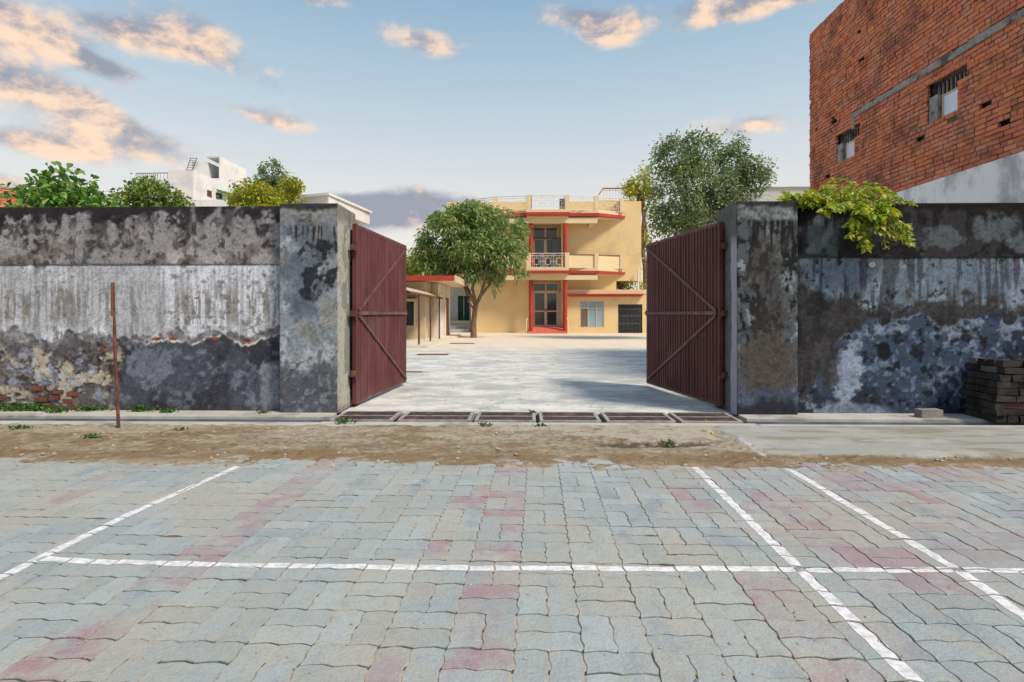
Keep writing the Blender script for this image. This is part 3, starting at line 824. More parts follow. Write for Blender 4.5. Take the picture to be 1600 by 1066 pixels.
def pillar_right(s_, t_):
    X = 2.37 + s_; Z = t_; U, V = UV(X, Z, YP)
    n1 = fbm(U / 50 + 13, V / 70, 3); n2 = fbm(U / 18, V / 26, 6); n3 = fbm(U / 6, V / 7, 5, 4)
    c = np.zeros(U.shape + (3,)) + s2l((98, 104, 110))
    c = lerp(c, s2l((142, 150, 156)), ss(n2 * .7 + n3 * .3, .50, .64) * .85)
    nv = fbm(U / 11 + 4, V / 34, 7); c = lerp(c, s2l((30, 32, 36)), ss(nv * .55 + n3 * .45, .48, .57) * .88 * ss(575 - V, -40, 60))
    c = lerp(c, s2l((84, 80, 78)), ss(n1, .50, .62) * .6)
    c = lerp(c, s2l((142, 148, 150)), ss(347 - V, -4, 6) * ss(n3, .36, .5) * .7)
    c = lerp(c, s2l((38, 38, 42)), drips(U, V, 345, 48, 3, .44, .3) * .9)
    tn = blob(U, V, 1195, 570, 52, 52, n2, .4)
    c = lerp(c, s2l((98, 92, 88)), tn * .9)
    c = lerp(c, s2l((84, 92, 118)), ss(V - 606 - (n2 - .5) * 26, -5, 8) * .8)
    c = lerp(c, s2l((50, 52, 60)), ss(V - 625 - (n2 - .5) * 40, -5, 10) * .75)
    c = lerp(c, s2l((40, 40, 44)), ss(324 + (n2 - .5) * 14 - V, -3, 3) * .8)
    return (lambda q: q * .75 + q.mean(-1, keepdims=True) * .25)(grain(c, U, V, 1.42, 1.2)) * KW * .80, (n3 - .5) * .004 + (n2 - .5) * .007
def right_wall(s_, t_):
    X = 3.05 + s_; Z = t_; U, V = UV(X, Z, YWL)
    n1 = fbm(U / 70 + 3, V / 60, 1); n2 = fbm(U / 26, V / 24, 2); n3 = fbm(U / 8, V / 8, 3, 4); ns = fbm(U / 6, V / 70, 4, 4)
    c = np.zeros(U.shape + (3,)) + s2l((66, 66, 70))
    c = lerp(c, s2l((104, 110, 116)), ss(n1 * .5 + n2 * .5, .49, .60) * .85)
    c = lerp(c, s2l((26, 26, 29)), ss(n2 * .5 + n3 * .3 + n1 * .2, .48, .57) * .9)
    for (u, v, a, b_) in ((1278, 365, 34, 42), (1365, 350, 50, 26), (1530, 352, 50, 30), (1460, 375, 40, 22), (1590, 380, 30, 20)):
        c = lerp(c, s2l((108, 118, 126)), blob(U, V, u, v, a, b_, n2 * .5 + n3 * .5, .7) * .7)
    c = lerp(c, s2l((20, 20, 24)), ss(338 + (n2 - .5) * 60 + (n3 - .5) * 20 - V, -6, 8) * .9)
    c = lerp(c, s2l((24, 24, 28)), drips(U, V, 335, 50, 4, .58, .12) * .7)
    h = .009 + (n3 - .5) * .003 + (n2 - .5) * .005
    mid = ss(V - 405 - (n3 - .5) * 4, -1, 1.2)
    cm = np.zeros_like(c) + s2l((112, 128, 142))
    cm = lerp(cm, s2l((142, 158, 172)), ss(n1 * .6 + n2 * .4, .46, .62) * .8)
    cm = lerp(cm, s2l((78, 84, 92)), ss(ns, .50, .64) * .8)
    cm = lerp(cm, s2l((44, 44, 48)), ss(n3 * .5 + n2 * .5, .57, .64) * .8)
    c = c * (1 - mid[..., None]) + cm * mid[..., None]; h = h * (1 - mid) + (n3 - .5) * .003 * mid
    # brown damp zone
    arc = 455 + 95 * np.exp(-((U - 1235) / 95.0) ** 2)
    br = ss(V - 474 + 22 * ss(1340 - U, 0, 90) - (n2 - .5) * 70 - (n3 - .5) * 20, -8, 10)
    cb = np.zeros_like(c) + s2l((72, 68, 68))
    cb = lerp(cb, s2l((48, 46, 48)), ss(n2, .48, .6) * .8)
    cb = lerp(cb, s2l((92, 90, 92)), ss(n3, .54, .66) * .5)
    c = c * (1 - br[..., None] * .92) + cb * br[..., None] * .92
    # blue washed zone below an irregular arc
    av = 496 + 120 * np.exp(-np.clip(U - 1262, 0, None) / 38.0) + (n1 - .5) * 60 + (n2 - .5) * 60 + (n3 - .5) * 26 - ss(U, 1450, 1600) * 14
    bl = np.maximum(ss(V - av, -3, 4), ss(V - 612 - (n2 - .5) * 30, -4, 10) * ss(U, 1244, 1262) * .8)
    bl = bl * (1 - .85 * blob(U, V, 1286, 560, 24, 60, n2 * .5 + n3 * .5, .8))
    cu = np.zeros_like(c) + s2l((70, 90, 114))
    cu = lerp(cu, s2l((50, 62, 80)), ss(n1, .46, .58) * .8)
    cu = lerp(cu, s2l((112, 130, 152)), ss(n2 * .4 + n3 * .6, .52, .62) * .85)
    cu = lerp(cu, s2l((34, 38, 46)), ss(fbm(U / 12, V / 12 + 4, 7), .60, .67) * .8)
    ed = ss(26 + (n2 - .5) * 90 + (n3 - .5) * 50 - (V - av), -12, 20) * bl
    cu = lerp(cu, s2l((140, 154, 172)), ed * .55 * ss(n2 * .5 + n3 * .5, .40, .54))
    cu = lerp(cu, s2l((146, 160, 180)), blob(U, V, 1312, 582, 30, 46, n2 * .5 + n3 * .5, .8) * .8)
    cu = lerp(cu, s2l((138, 150, 170)), blob(U, V, 1340, 640, 60, 16, n2, .5) * .6)
    cu = lerp(cu, s2l((34, 36, 42)), blob(U, V, 1372, 548, 12, 16, n3, .2) * .9)
    c = c * (1 - bl[..., None]) + cu * bl[..., None]
    h = h + bl * .006 + bl * (n3 - .5) * .006
    c = lerp(c, s2l((38, 36, 38)), ss(18 - (U - 1241), 0, 16) * .6 * ss(n2, .35, .55))
    return (lambda q: q * .75 + q.mean(-1, keepdims=True) * .25)(grain(c, U, V, 1.42, 1.2)) * KW * .80, h
def inner_left(s_, t_):
    n1 = fbm(s_ * 5, t_ * 3, 1); n3 = fbm(s_ * 25, t_ * 22, 3, 4)
    c = np.zeros(s_.shape + (3,)) + s2l((182, 182, 172))
    c = lerp(c, s2l((132, 138, 136)), ss(n1 + s_ * .5, .62, .68) * .8)
    c = lerp(c, s2l((110, 108, 98)), ss(n3, .6, .7) * .6)
    c = lerp(c, s2l((116, 112, 104)), ss(t_, 2.15, 2.3) * .7)
    c = lerp(c, s2l((110, 98, 80)), ss(.12 - t_, 0, .1) * .6)
    return c * KW, (n3 - .5) * .004 + ss(n1 + s_ * .5, .62, .66) * -.006
def inner_right(s_, t_):
    n1 = fbm(s_ * 5, t_ * 3, 4); n3 = fbm(s_ * 25, t_ * 22, 2, 4)
    e = .16 + (fbm(t_ * 3, t_ * 0, 3) - .5) * .16
    c = np.zeros(s_.shape + (3,)) + s2l((112, 114, 110))
    c = lerp(c, s2l((84, 84, 84)), ss(n3, .52, .64) * .7)
    pale = ss(e - s_, -.01, .015) * ss(2.1 - t_, 0, .2)
    c = lerp(c, s2l((186, 182, 200)), pale * .85)
    return c * KW, (n3 - .5) * .004 + pale * .006

wl = empty('boundary_wall', (-5.5, 6.8, 0), 'long weathered grey plaster compound wall left of the gate, with peeling lower part', 'wall')
relief('plaster_face', (-9.0, YWL, 0), (1, 0, 0), (0, 0, 1), (0, -1, 0), 6.17, Z_TOP, .0115, left_wall, M_plaster, wl)
MB().box(-9, -2.84, YWL + .02, YWL + .22, -.3, Z_TOP - .004).box(-30, -9.0, YWL, YWL + .22, -.3, Z_TOP).build('wall_core', M_wallback, wl)
wr = empty('boundary_wall', (5.5, 6.8, 0), 'dark mould-stained compound wall right of the gate with blue-grey washed lower part', 'wall')
relief('plaster_face', (3.05, YWL, 0), (1, 0, 0), (0, 0, 1), (0, -1, 0), 5.2, Z_TOP, .0115, right_wall, M_plaster, wr)
MB().box(3.06, 8.25, YWL + .02, YWL + .22, -.3, Z_TOP - .004).box(8.25, 30, YWL, YWL + .22, -.3, Z_TOP).build('wall_core', M_wallback, wr)
pl = empty('gate_pillar', (-2.5, 6.9, 0), 'wide grey plaster gate pillar on the left with pale inner face', 'pillar')
relief('front_face', (-2.83, YP, 0), (1, 0, 0), (0, 0, 1), (0, -1, 0), .67, Z_TOP + .008, .0105, pillar_left, M_plaster, pl, .03)
relief('inner_face', (-2.157, YP + .004, 0), (0, 1, 0), (0, 0, 1), (1, 0, 0), .70, Z_TOP + .006, .014, inner_left, M_plaster, pl, .03)
MB().box(-2.825, -2.17, YP + .014, YP + .70, -.3, Z_TOP + .002).build('pillar_core', M_wallback, pl)
pr = empty('gate_pillar', (2.7, 6.9, 0), 'wide dark mottled gate pillar on the right with lilac-white strip on its inner edge', 'pillar')
relief('front_face', (2.375, YP, 0), (1, 0, 0), (0, 0, 1), (0, -1, 0), .675, Z_TOP + .008, .0105, pillar_right, M_plaster, pr, .03)
relief('inner_face', (2.372, YP + .004, 0), (0, 1, 0), (0, 0, 1), (-1, 0, 0), .70, Z_TOP + .006, .014, inner_right, M_plaster, pr, .03)
MB().box(2.385, 3.045, YP + .014, YP + .70, -.3, Z_TOP + .002).build('pillar_core', M_wallback, pr)

# exposed bricks at the foot of the left wall
BV = []
def brick_meshes(mat, L=.225, D=.10, H=.07, n=6, key='brick'):
    r = random.Random(5); out = []
    for k in range(n):
        j = lambda a=.004: r.uniform(-a, a)
        me = bpy.data.meshes.new(key)
        vs = [(x * L / 2 + j(), y * D / 2 + j(.003), z * H / 2 + j(.003)) for x, y, z in ((-1, -1, -1), (1, -1, -1), (1, 1, -1), (-1, 1, -1), (-1, -1, 1), (1, -1, 1), (1, 1, 1), (-1, 1, 1))]
        me.from_pydata(vs, [], [(0, 3, 2, 1), (4, 5, 6, 7), (0, 1, 5, 4), (1, 2, 6, 5), (2, 3, 7, 6), (3, 0, 4, 7)])
        a = me.color_attributes.new('Col', 'FLOAT_COLOR', 'POINT'); a.data.foreach_set('color', np.full(32, r.random(), np.float32))
        me.materials.append(mat); me.update(); out.append(me)
    return out
M_brick_dull = brick_mat('dull_exposed_brick', 1.3)
bms = brick_meshes(mat_mottle('sooty_brick', (.16, .055, .038), (.24, .095, .065), 12, c3=(.07, .05, .045), s3=5), .13, .04, .052)
for (u, v) in ((62, 625), (85, 622), (105, 627), (74, 634), (97, 638), (118, 636), (58, 607), (90, 613), (8, 623), (112, 616)):
    x, z = onY(u, v, YWL - .01)
    o = bpy.data.objects.new('exposed_brick', random.choice(bms)); o.location = (x, YWL + .013, z); COL.objects.link(o); part_at(o, wl)

# ------------------------------------------------------------------ gate leaves
def gate_leaf(hinge, far, label, side):
    hx, hy = hinge; fx, fy = far
    L = math.hypot(fx - hx, fy - hy); rz = math.atan2(fy - hy, fx - hx)
    t = empty('gate_leaf', (hx, hy, 0), label, 'gate', 'pair of open maroon sheet-metal gate leaves', rz=rz)
    z0, z1 = .045, 2.245; zm = 1.155
    s = -1 if side == 'L' else 1          # local y of the face that shows (towards the opening)
    # corrugated sheet
    n = 27; p = (L - .08) / n; prof = []
    for i in range(n):
        x = .04 + i * p
        x += random.uniform(-.004, .004); q_ = .026 + random.uniform(-.004, .004)
        prof += [(x, 0), (x + p * .36, 0), (x + p * .48, q_), (x + p * .84, q_)]
    prof.append((.04 + n * p, 0))
    m = MB()
    vs = [(x, s * (.004 + y * 1.0), z0 + .03) for x, y in prof] + [(x, s * (.004 + y), z1 - .03) for x, y in prof]
    k = len(prof)
    m.add(vs, [(i, i + 1, k + i + 1, k + i) for i in range(k - 1)])
    def P(mb, name, mt=M_gate, bv=0): o = mb.build(name, mt); o.parent = t; return o
    sh = P(m, 'corrugated_sheet')
    so_ = sh.modifiers.new('thick', 'SOLIDIFY'); so_.thickness = .0015
    P(MB().box(0, .045, -.025, .025, z0, z1), 'frame_stile')
    P(MB().box(L - .04, L, -.025, .025, z0, z1), 'frame_stile')
    P(MB().box(.045, L - .04, -.022, .026, z1 - .04, z1), 'frame_rail', M_rail)
    P(MB().box(.045, L - .04, -.022, .026, z0, z0 + .04), 'frame_rail', M_rail)
    y = s * .046
    P(MB().box(.0451, L - .0401, min(s * .028, y), max(s * .028, y), zm - .022, zm + .022), 'middle_rail', M_rail)
    q = Vector
    P(MB().bar((.06, s * .037, zm + .03), (L - .05, s * .037, z1 - .06), .018, .04, up=(0, 0, 1)), 'diagonal_brace', M_rail)
    P(MB().bar((.06, s * .037, zm - .03), (L - .05, s * .037, z0 + .06), .018, .04, up=(0, 0, 1)), 'diagonal_brace', M_rail)
    for z in (.42, 1.15, 1.95):
        hm = MB().box(-.085, -.0005, -.03, .02, z - .035, z + .035).tube([(-.02, s * .03, z - .07), (-.02, s * .03, z + .07)], .017, 8)
        P(hm, 'hinge', M_rust)
    lt = MB().box(L - .012, L + .03, -.03, .03, zm - .04, zm + .04).tube([(L + .012, -.05, zm), (L + .012, .05, zm)], .012, 8)
    P(lt, 'latch', M_rust)
    for _ in range(3):   # screw washers on the sheet
        xx = random.uniform(.3, L - .3); zz = random.uniform(.3, 2.)
        P(MB().tube([(xx, s * .024, zz), (xx, s * .030, zz)], .007, 8), 'screw', M_rail)
    return t
gate_leaf((-2.095, 6.98), (-1.955, 9.25), 'maroon corrugated gate leaf swung open on the left pillar', 'L')
gate_leaf((2.325, 6.92), (1.935, 9.2), 'maroon corrugated gate leaf swung open on the right pillar', 'R')
for x, lab in ((-2.125, 'rusted hinge post against left gate pillar'), (2.355, 'rusted hinge post against right gate pillar')):
    y = 7.04 if x < 0 else 6.98
    tag(MB().box(x - .016, x + .016, y - .03 + .1, y + .07 + .1, 0, 2.26).build('hinge_post', M_rust), lab, 'post')

# ------------------------------------------------------------------ drain grates
gl = [(515, 612), (621, 735), (741, 838), (843, 940), (948, 1057), (1064, 1162)]
labs = ['leftmost steel drain grate beside left pillar', 'second steel drain grate from the left pillar', 'third steel drain grate from the left, left of gateway centre',
        'fourth steel drain grate from the left, right of gateway centre', 'fifth steel drain grate, second from the right pillar', 'rightmost steel drain grate beside right pillar']
for (a, b_), lb in zip(gl, labs):
    x0, x1 = onY(a, 650, 6.09)[0], onY(b_, 650, 6.09)[0]
    x0 = max(x0, XL); x1 = min(x1, XR)
    xm = (x0 + x1) / 2
    t = empty('drain_grate', (xm, 6.36, 0.012), lb, 'drain grate', 'row of steel drain grates across the gateway')
    w = x1 - x0 - .008
    r = random.uniform(-.004, .004)
    fm = MB().box(-w / 2, w / 2, -.275, -.245, -.02, .008).box(-w / 2, w / 2, .245, .275, -.02, .008)
    fm.box(-w / 2, -w / 2 + .035, -.245, .245, -.02, .008).box(w / 2 - .035, w / 2, -.245, .245, -.02, .008)
    o = fm.build('grate_frame', M_gratebar); o.parent = t
    o = MB().box(-w / 2 + .035, w / 2 - .035, -.011, .011, -.018, .0075).build('middle_bar', M_gratebar); o.parent = t
    bm_ = MB(); y = -.235
    while y < .24:
        if abs(y) > .018: bm_.box(-w / 2 + .035, w / 2 - .035, y - .0045, y + .0045, -.02, .004)
        y += .026
    x = -w / 2 + .06
    while x < w / 2 - .05:
        bm_.box(x - .004, x + .004, -.245, -.015, -.017, .002).box(x - .004, x + .004, .015, .245, -.017, .002); x += .045
    o = bm_.build('grate_bars', M_grate); o.parent = t

# ------------------------------------------------------------------ rusty pole, block stack
bx, by = ground(185, 668)
tx_, tz_ = onY(176, 442, by)
t = empty('rusty_pole', (bx, by, 0), 'thin rusty steel pole standing upright before the left wall', 'pole')
pts = [(bx, by, -.1)] + [(bx + (tx_ - bx) * k + (.006 * math.sin(k * 9)), by, tz_ * k) for k in (.01, .3, .55, .7, .72, 1.0)]
o = MB().tube(pts, [.016, .016, .015, .015, .015, .012, .014], 8).build('pole_rod', M_rust, t)
o = MB().tube([(tx_, by, tz_ - .34), (tx_, by, tz_ + .002)], [.0175, .0145], 8).build('pole_tip', mat_mottle('orange_rust', (.26, .10, .05), (.20, .07, .035), 30, rough=.8), t)

def stack():
    x0 = 4.90; Y0 = 6.14
    t = empty('block_stack', (x0 + .6, 6.4, 0), 'low stack of old dark paving blocks against the right wall', 'stack of blocks')
    mA = mat_mottle('old_block_concrete', (.022, .020, .020), (.055, .05, .048), 9, c3=(.014, .014, .014), s3=6, rough=.95)
    mB = mat_mottle('old_block_pink', (.08, .03, .034), (.11, .045, .05), 9, c3=(.03, .02, .02), s3=6, rough=.95)
    mC = mat_mottle('old_block_pale', (.12, .115, .11), (.18, .175, .17), 9, c3=(.04, .04, .04), s3=6, rough=.95)
    sets = [brick_meshes(m, .205, .105, .066, 4, 'block') for m in (mA, mA, mC, mB)]
    r = random.Random(3); H = .0725
    for row in range(9):
        xs = x0 + (0.0 if row in (1, 2, 3) else .02 if row < 1 else .03 * (row > 5) + r.uniform(0, .02)) + (.06 if row >= 7 else 0)
        x = xs; k = 0
        while x < x0 + 2.3:
            head = (r.random() < .55)
            w = .11 if head else .21
            if x > x0 + .5 and r.random() < .02 and row > 6: x += w; continue
            st = r.choices(sets, (4, 4, 1.6, 1.2 if row in (0, 2) else .15))[0]
            o = bpy.data.objects.new('block', r.choice(st)); COL.objects.link(o)
            o.location = (x + w / 2, Y0 + (.055 if not head else .10) + r.uniform(-.014, .02), .012 + H * row + .034 - (.006 if x < x0 + .3 else 0))
            o.rotation_euler = (r.uniform(-.03, .03), r.uniform(-.03, .03), (math.pi / 2 if head else 0) + r.uniform(-.06, .06))
            part_at(o, t); x += w + r.uniform(.003, .014); k += 1
    for row in range(9):          # ends of the blocks on the left flank
        y = Y0 + .10
        while y < YWL - .12:
            w = r.choice((.11, .21)); w = min(w, YWL - .02 - y)
            o = bpy.data.objects.new('block', r.choice(r.choices(sets, (4, 4, 1, .3))[0])); COL.objects.link(o)
            o.location = (x0 + .075 + r.uniform(-.012, .012) + (.05 if row >= 7 else 0), y + w / 2, .012 + H * row + .034)
            o.rotation_euler = (0, 0, math.pi / 2 + r.uniform(-.05, .05)); o.scale = (w / .215, 1, 1)
            part_at(o, t); y += w + .006
    # rear tier fills the depth behind the visible face
    MB().box(x0 + .12, x0 + 2.25, Y0 + .14, YWL - .02, .005, 9 * H - .02).build('rear_blocks', mA, t)
stack()
bx0, by0 = onY(1435, 645, 6.42)[0], 6.42
mm = brick_meshes(mat_mottle('loose_block', (.20, .19, .18), (.30, .29, .28), 9, c3=(.10, .10, .10), s3=6, rough=.95), .24, .11, .085, 1, 'loose_block')[0]
o = bpy.data.objects.new('loose_block', mm); o.location = (bx0 + .13, by0 + .03, .012 + .043); o.rotation_euler = (0, 0, .08); COL.objects.link(o)
tag(o, 'single grey paving block lying on the ledge left of the block stack', 'paving block')

# drain pipe stub on the right wall and bent wire at the front
sx, sz = onY(1361, 414, YWL)
t = empty('pipe_stub', (sx, YWL, sz), 'small white pipe end poking out of the right wall', 'pipe')
MB().tube([(sx, YWL + .03, sz), (sx, YWL - .03, sz)], .030, 16).build('pipe_body', M_white, t, smooth=False)
MB().tube([(sx, YWL - .0301, sz), (sx, YWL - .034, sz)], .019, 16).build('pipe_mouth', mat_mottle('grey_plug', (.35, .35, .35), (.45, .45, .45), 9), t)
wx, wy = 0.475, 1.62
pts = [(wx - .02, wy, -.03), (wx - .018, wy, .09), (wx - .012, wy, .115), (wx, wy, .126), (wx + .012, wy, .12), (wx + .02, wy, .10), (wx + .024, wy, .05)]
tag(MB().tube(pts, .0042, 8).build('bent_wire', mat_mottle('galvanised_wire', (.22, .25, .30), (.34, .38, .44), 30, rough=.5, metal=.4)), 'bent grey wire loop sticking up from the paving at the bottom edge', 'wire')

# ------------------------------------------------------------------ foliage
def leaf_mesh(name, P, D, size, mat, parent=None, width=.34, fold=.25, up=None, seed=0, fine=False, droop=.25):
    """P base points, D unit directions, size lengths"""
    r = np.random.default_rng(seed); n = len(P)
    rnd = r.normal(size=(n, 3)); side = np.cross(D, rnd); side[:, 2] *= .5
    side -= D * np.sum(side * D, 1, keepdims=True); side /= np.linalg.norm(side, axis=1, keepdims=True) + 1e-9
    nr = np.cross(side, D); nr *= np.sign(nr[:, 2:3] + 1e-6)
    s = size[:, None]; w = s * width
    dz = np.zeros((n, 3)); dz[:, 2] = -1
    if fine:
        base = P; m1 = P + D * s * .33 + dz * s * droop * .1; m2 = P + D * s * .68 + dz * s * droop * .45; tip = P + D * s + dz * s * droop
        a1 = m1 + side * w * .95 + nr * w * fold; b1 = m1 - side * w * .95 + nr * w * fold
        a2 = m2 + side * w * .75 + nr * w * fold; b2 = m2 - side * w * .75 + nr * w * fold
        V_ = np.stack([base, a1, m1, b1, a2, m2, b2, tip], 1).reshape(-1, 3); k = 8
        fs = np.array([(0, 1, 2), (0, 2, 3), (1, 4, 5), (1, 5, 2), (2, 5, 6), (2, 6, 3), (4, 7, 5), (5, 7, 6)])
    else:
        mid = P + D * s * .45; tip = P + D * s + dz * s * droop
        a1 = mid + side * w + nr * w * fold; b1 = mid - side * w + nr * w * fold
        V_ = np.stack([P, a1, tip, b1], 1).reshape(-1, 3); k = 4
        fs = np.array([(0, 1, 2), (0, 2, 3)])
    f = (np.arange(n)[:, None, None] * k + fs[None]).reshape(-1, 3)
    c = np.repeat(r.random((n, 3)), k, 0)
    return np_mesh(name, V_, f, mat, c, parent)
def unit(a): return a / (np.linalg.norm(a, axis=1, keepdims=True) + 1e-9)
def crown_points(blobs, n, r, shell=.55, noise_f=1.2, cut=.42):
    """points in a union of ellipsoids, biased outward, thinned by noise"""
    vol = np.array([b[3] * b[4] * b[5] for b in blobs]); vol = vol ** .8; pick = r.choice(len(blobs), n * 2, p=vol / vol.sum())
    B = np.array(blobs)[pick]
    d = unit(r.normal(size=(n * 2, 3))); rad = (shell + (1 - shell) * r.random((n * 2, 1)) ** .6) * np.where(r.random((n * 2, 1)) < .25, .7, 1)
    P = B[:, :3] + d * B[:, 3:6] * rad
    keep = (vn(P[:, 0] * noise_f + P[:, 2] * .7, P[:, 1] * noise_f + P[:, 2] * 1.3, 3) > cut) | (r.random(n * 2) < .15)
    P, d = P[keep][:n], d[keep][:n]
    return P, d
def foliage(name, blobs, nclust, per, size, mat, parent, seed, width=.3, droop=.3, spread=.8, fine=False, cut=.36, jit=.25, shell=.5, nf=1.2):
    r = np.random.default_rng(seed)
    C, d = crown_points(blobs, nclust, r, shell, nf, cut)
    n = len(C) * per
    P = np.repeat(C, per, 0) + r.normal(size=(n, 3)) * size * jit
    D = unit(np.repeat(d, per, 0) * .7 + r.normal(size=(n, 3)) * spread + np.array([0, 0, -.1]))
    sz = size * (.6 + .6 * r.random(n))
    return leaf_mesh(name, P, D, sz, mat, parent, width, seed=seed, fine=fine, droop=droop), C
def limbs(mb, start, ends, r0, seed, sides=7):
    r = random.Random(seed)
    for e in ends:
        s = Vector(start); e = Vector(e); pts = [s]; n = 4
        for i in range(1, n):
            t = i / n; p = s.lerp(e, t); p += Vector((r.uniform(-.12, .12), r.uniform(-.12, .12), r.uniform(-.05, .12))) * (e - s).length * .25
            pts.append(p)
        pts.append(e); mb.tube(pts, [r0 * (1 - .8 * i / n) for i in range(n + 1)], sides)
M_mango = mat_leaf('mango_leaf', (.065, .16, .065), (.26, .36, .11), (.52, .46, .24))
M_bigleaf = mat_leaf('broad_leaf', (.045, .13, .025), (.16, .30, .06), (.30, .38, .10))
M_yleaf = mat_leaf('yellow_green_leaf', (.16, .24, .03), (.38, .38, .045), (.50, .38, .05))
M_dleaf = mat_leaf('grey_green_leaf', (.08, .14, .07), (.22, .28, .13), (.34, .34, .16))
M_gleaf = mat_leaf('small_green_leaf', (.08, .15, .03), (.20, .28, .06), (.34, .34, .10))
M_vine = mat_leaf('vine_leaf', (.15, .28, .035), (.38, .45, .05), (.46, .36, .05))
M_weed = mat_leaf('weed_leaf', (.03, .10, .02), (.08, .19, .04), (.16, .22, .06))

def tree_at(u, Y): return ((u - 822) * Y / 900)
def W(u, v, Y): x, z = onY(u, v, Y); return (x, Y, z)

# mango tree in the courtyard
tb = ground(740, 528)
YM = tb[1]
t = empty('mango_tree', (tb[0], YM, 0), 'rounded dark green tree with forked trunk in the courtyard, before the yellow house', 'tree')
m = MB()
def wp(u, v, dy=0): x, z = onY(u, v, YM + dy); return (x, YM + dy, z)
m.tube([(tb[0], YM, -.1), wp(740, 527), wp(740, 505), wp(742, 485), wp(744, 474)], [.22, .16, .13, .125, .12], 10)
for path, r0 in (([(743, 476), (735, 462), (728, 447), (712, 430), (695, 418)], .10), ([(744, 476), (752, 460), (756, 445), (758, 425), (765, 400)], .10),
                 ([(743, 474), (738, 450), (745, 430), (748, 400), (742, 370)], .085), ([(740, 482), (732, 472), (730, 462), (722, 440)], .05),
                 ([(752, 462), (768, 440), (785, 420), (800, 400)], .07), ([(728, 448), (705, 436), (680, 422), (668, 400)], .06)):
    dy = [0] + [random.uniform(-.6, .6) * i / 3 for i in range(1, len(path))]
    m.tube([wp(u, v, d) for (u, v), d in zip(path, dy)], [r0 * (1 - .6 * i / len(path)) for i in range(len(path))], 8)
m.build('trunk', M_bark, t, smooth=True)
k = YM / 900
blobs = []
for (u, v, ru, rv) in ((735, 385, 52, 38), (690, 396, 30, 28), (664, 408, 17, 22), (655, 385, 10, 12), (715, 350, 34, 24), (758, 348, 32, 24), (800, 368, 22, 20), (795, 400, 24, 24), (696, 358, 24, 20), (742, 332, 24, 14), (765, 422, 22, 18),
                       (700, 416, 24, 14), (817, 352, 14, 11), (770, 442, 13, 12), (684, 345, 18, 13), (667, 368, 14, 12), (775, 330, 12, 9), (712, 328, 12, 9), (822, 385, 9, 9), (808, 425, 14, 12), (735, 430, 16, 10), (785, 345, 14, 14), (672, 432, 9, 8)):
    x, z = onY(u, v, YM); blobs.append((x, YM + random.uniform(-.7, .7), z, ru * k, ru * k * 1.0, rv * k))
foliage('crown', blobs, 1450, 15, .25, M_mango, t, 11, width=.14, droop=.38, spread=.75, cut=.44, jit=.42, nf=1.5)

# tall tree beyond the right gate leaf
def simple_tree(name, u0, Y, trunk_pts, blobs_px, nclust, per, size, mat, label, seed, width=.28, droop=.2, spread=.8, cut=.36, group=None, cat='tree', trunk_r=.15, fine=False, jit=.25, depth=1.0, nf=1.2, limb_n=8, lr=.35):
    rr = random.Random(seed)
    bx_ = tree_at(u0, Y)
    t = empty(name, (bx_, Y, 0), label, cat, group)
    k = Y / 900; bl = []
    for (u, v, ru, rv) in blobs_px:
        x, z = onY(u, v, Y); bl.append((x, Y + rr.uniform(-.35, .35) * ru * k, z, ru * k, ru * k * depth, rv * k))
    m = MB(); pts = [(bx_, Y, -.1)] + [W(u, v, Y) for u, v in trunk_pts]
    n = len(pts); m.tube(pts, [trunk_r * (1 - .6 * i / n) for i in range(n)], 8)
    top = pts[-1]; start = pts[-2]
    ends = [(b[0] + rr.uniform(-.3, .3) * b[3], b[1], b[2] + rr.uniform(-.2, .3) * b[5]) for b in bl][:limb_n]
    limbs(m, start, ends[::2], trunk_r * lr, seed); limbs(m, top, ends[1::2], trunk_r * lr, seed + 1)
    m.build('trunk', M_bark, t, smooth=True)
    foliage('crown', bl, nclust, per, size, mat, t, seed, width=width, droop=droop, spread=spread, cut=cut, fine=fine, jit=jit, nf=nf)
    return t
simple_tree('tall_tree', 1085, 25, [(1085, 440), (1080, 380), (1075, 330)],
            [(1080, 300, 62, 50), (1055, 250, 38, 34), (1100, 240, 36, 30), (1150, 260, 34, 34), (1178, 270, 26, 26), (1050, 335, 36, 36), (1130, 310, 46, 34), (1072, 218, 16, 12), (1156, 224, 13, 16), (1048, 228, 12, 12), (1196, 262, 12, 14), (1185, 300, 12, 10), (1100, 350, 60, 22), (1035, 290, 20, 26)],
            1500, 11, .19, M_dleaf, 'tall grey-green tree rising behind the right gate leaf', 21, width=.22, cut=.50, trunk_r=.2, jit=.75, nf=1.6)
simple_tree('slender_tree', 1008, 36, [(1008, 420), (1003, 380), (1006, 340), (1000, 300)],
            [(1000, 290, 22, 16), (985, 300, 16, 10), (1015, 320, 14, 20), (1012, 370, 12, 24), (1012, 420, 12, 30), (985, 448, 24, 9), (1008, 268, 10, 10), (960, 449, 14, 6)],
            330, 8, .20, M_yleaf, 'thin yellowish tree with bare upper twigs at the right corner of the yellow house', 22, cut=.45, trunk_r=.16, jit=.6, lr=.5)
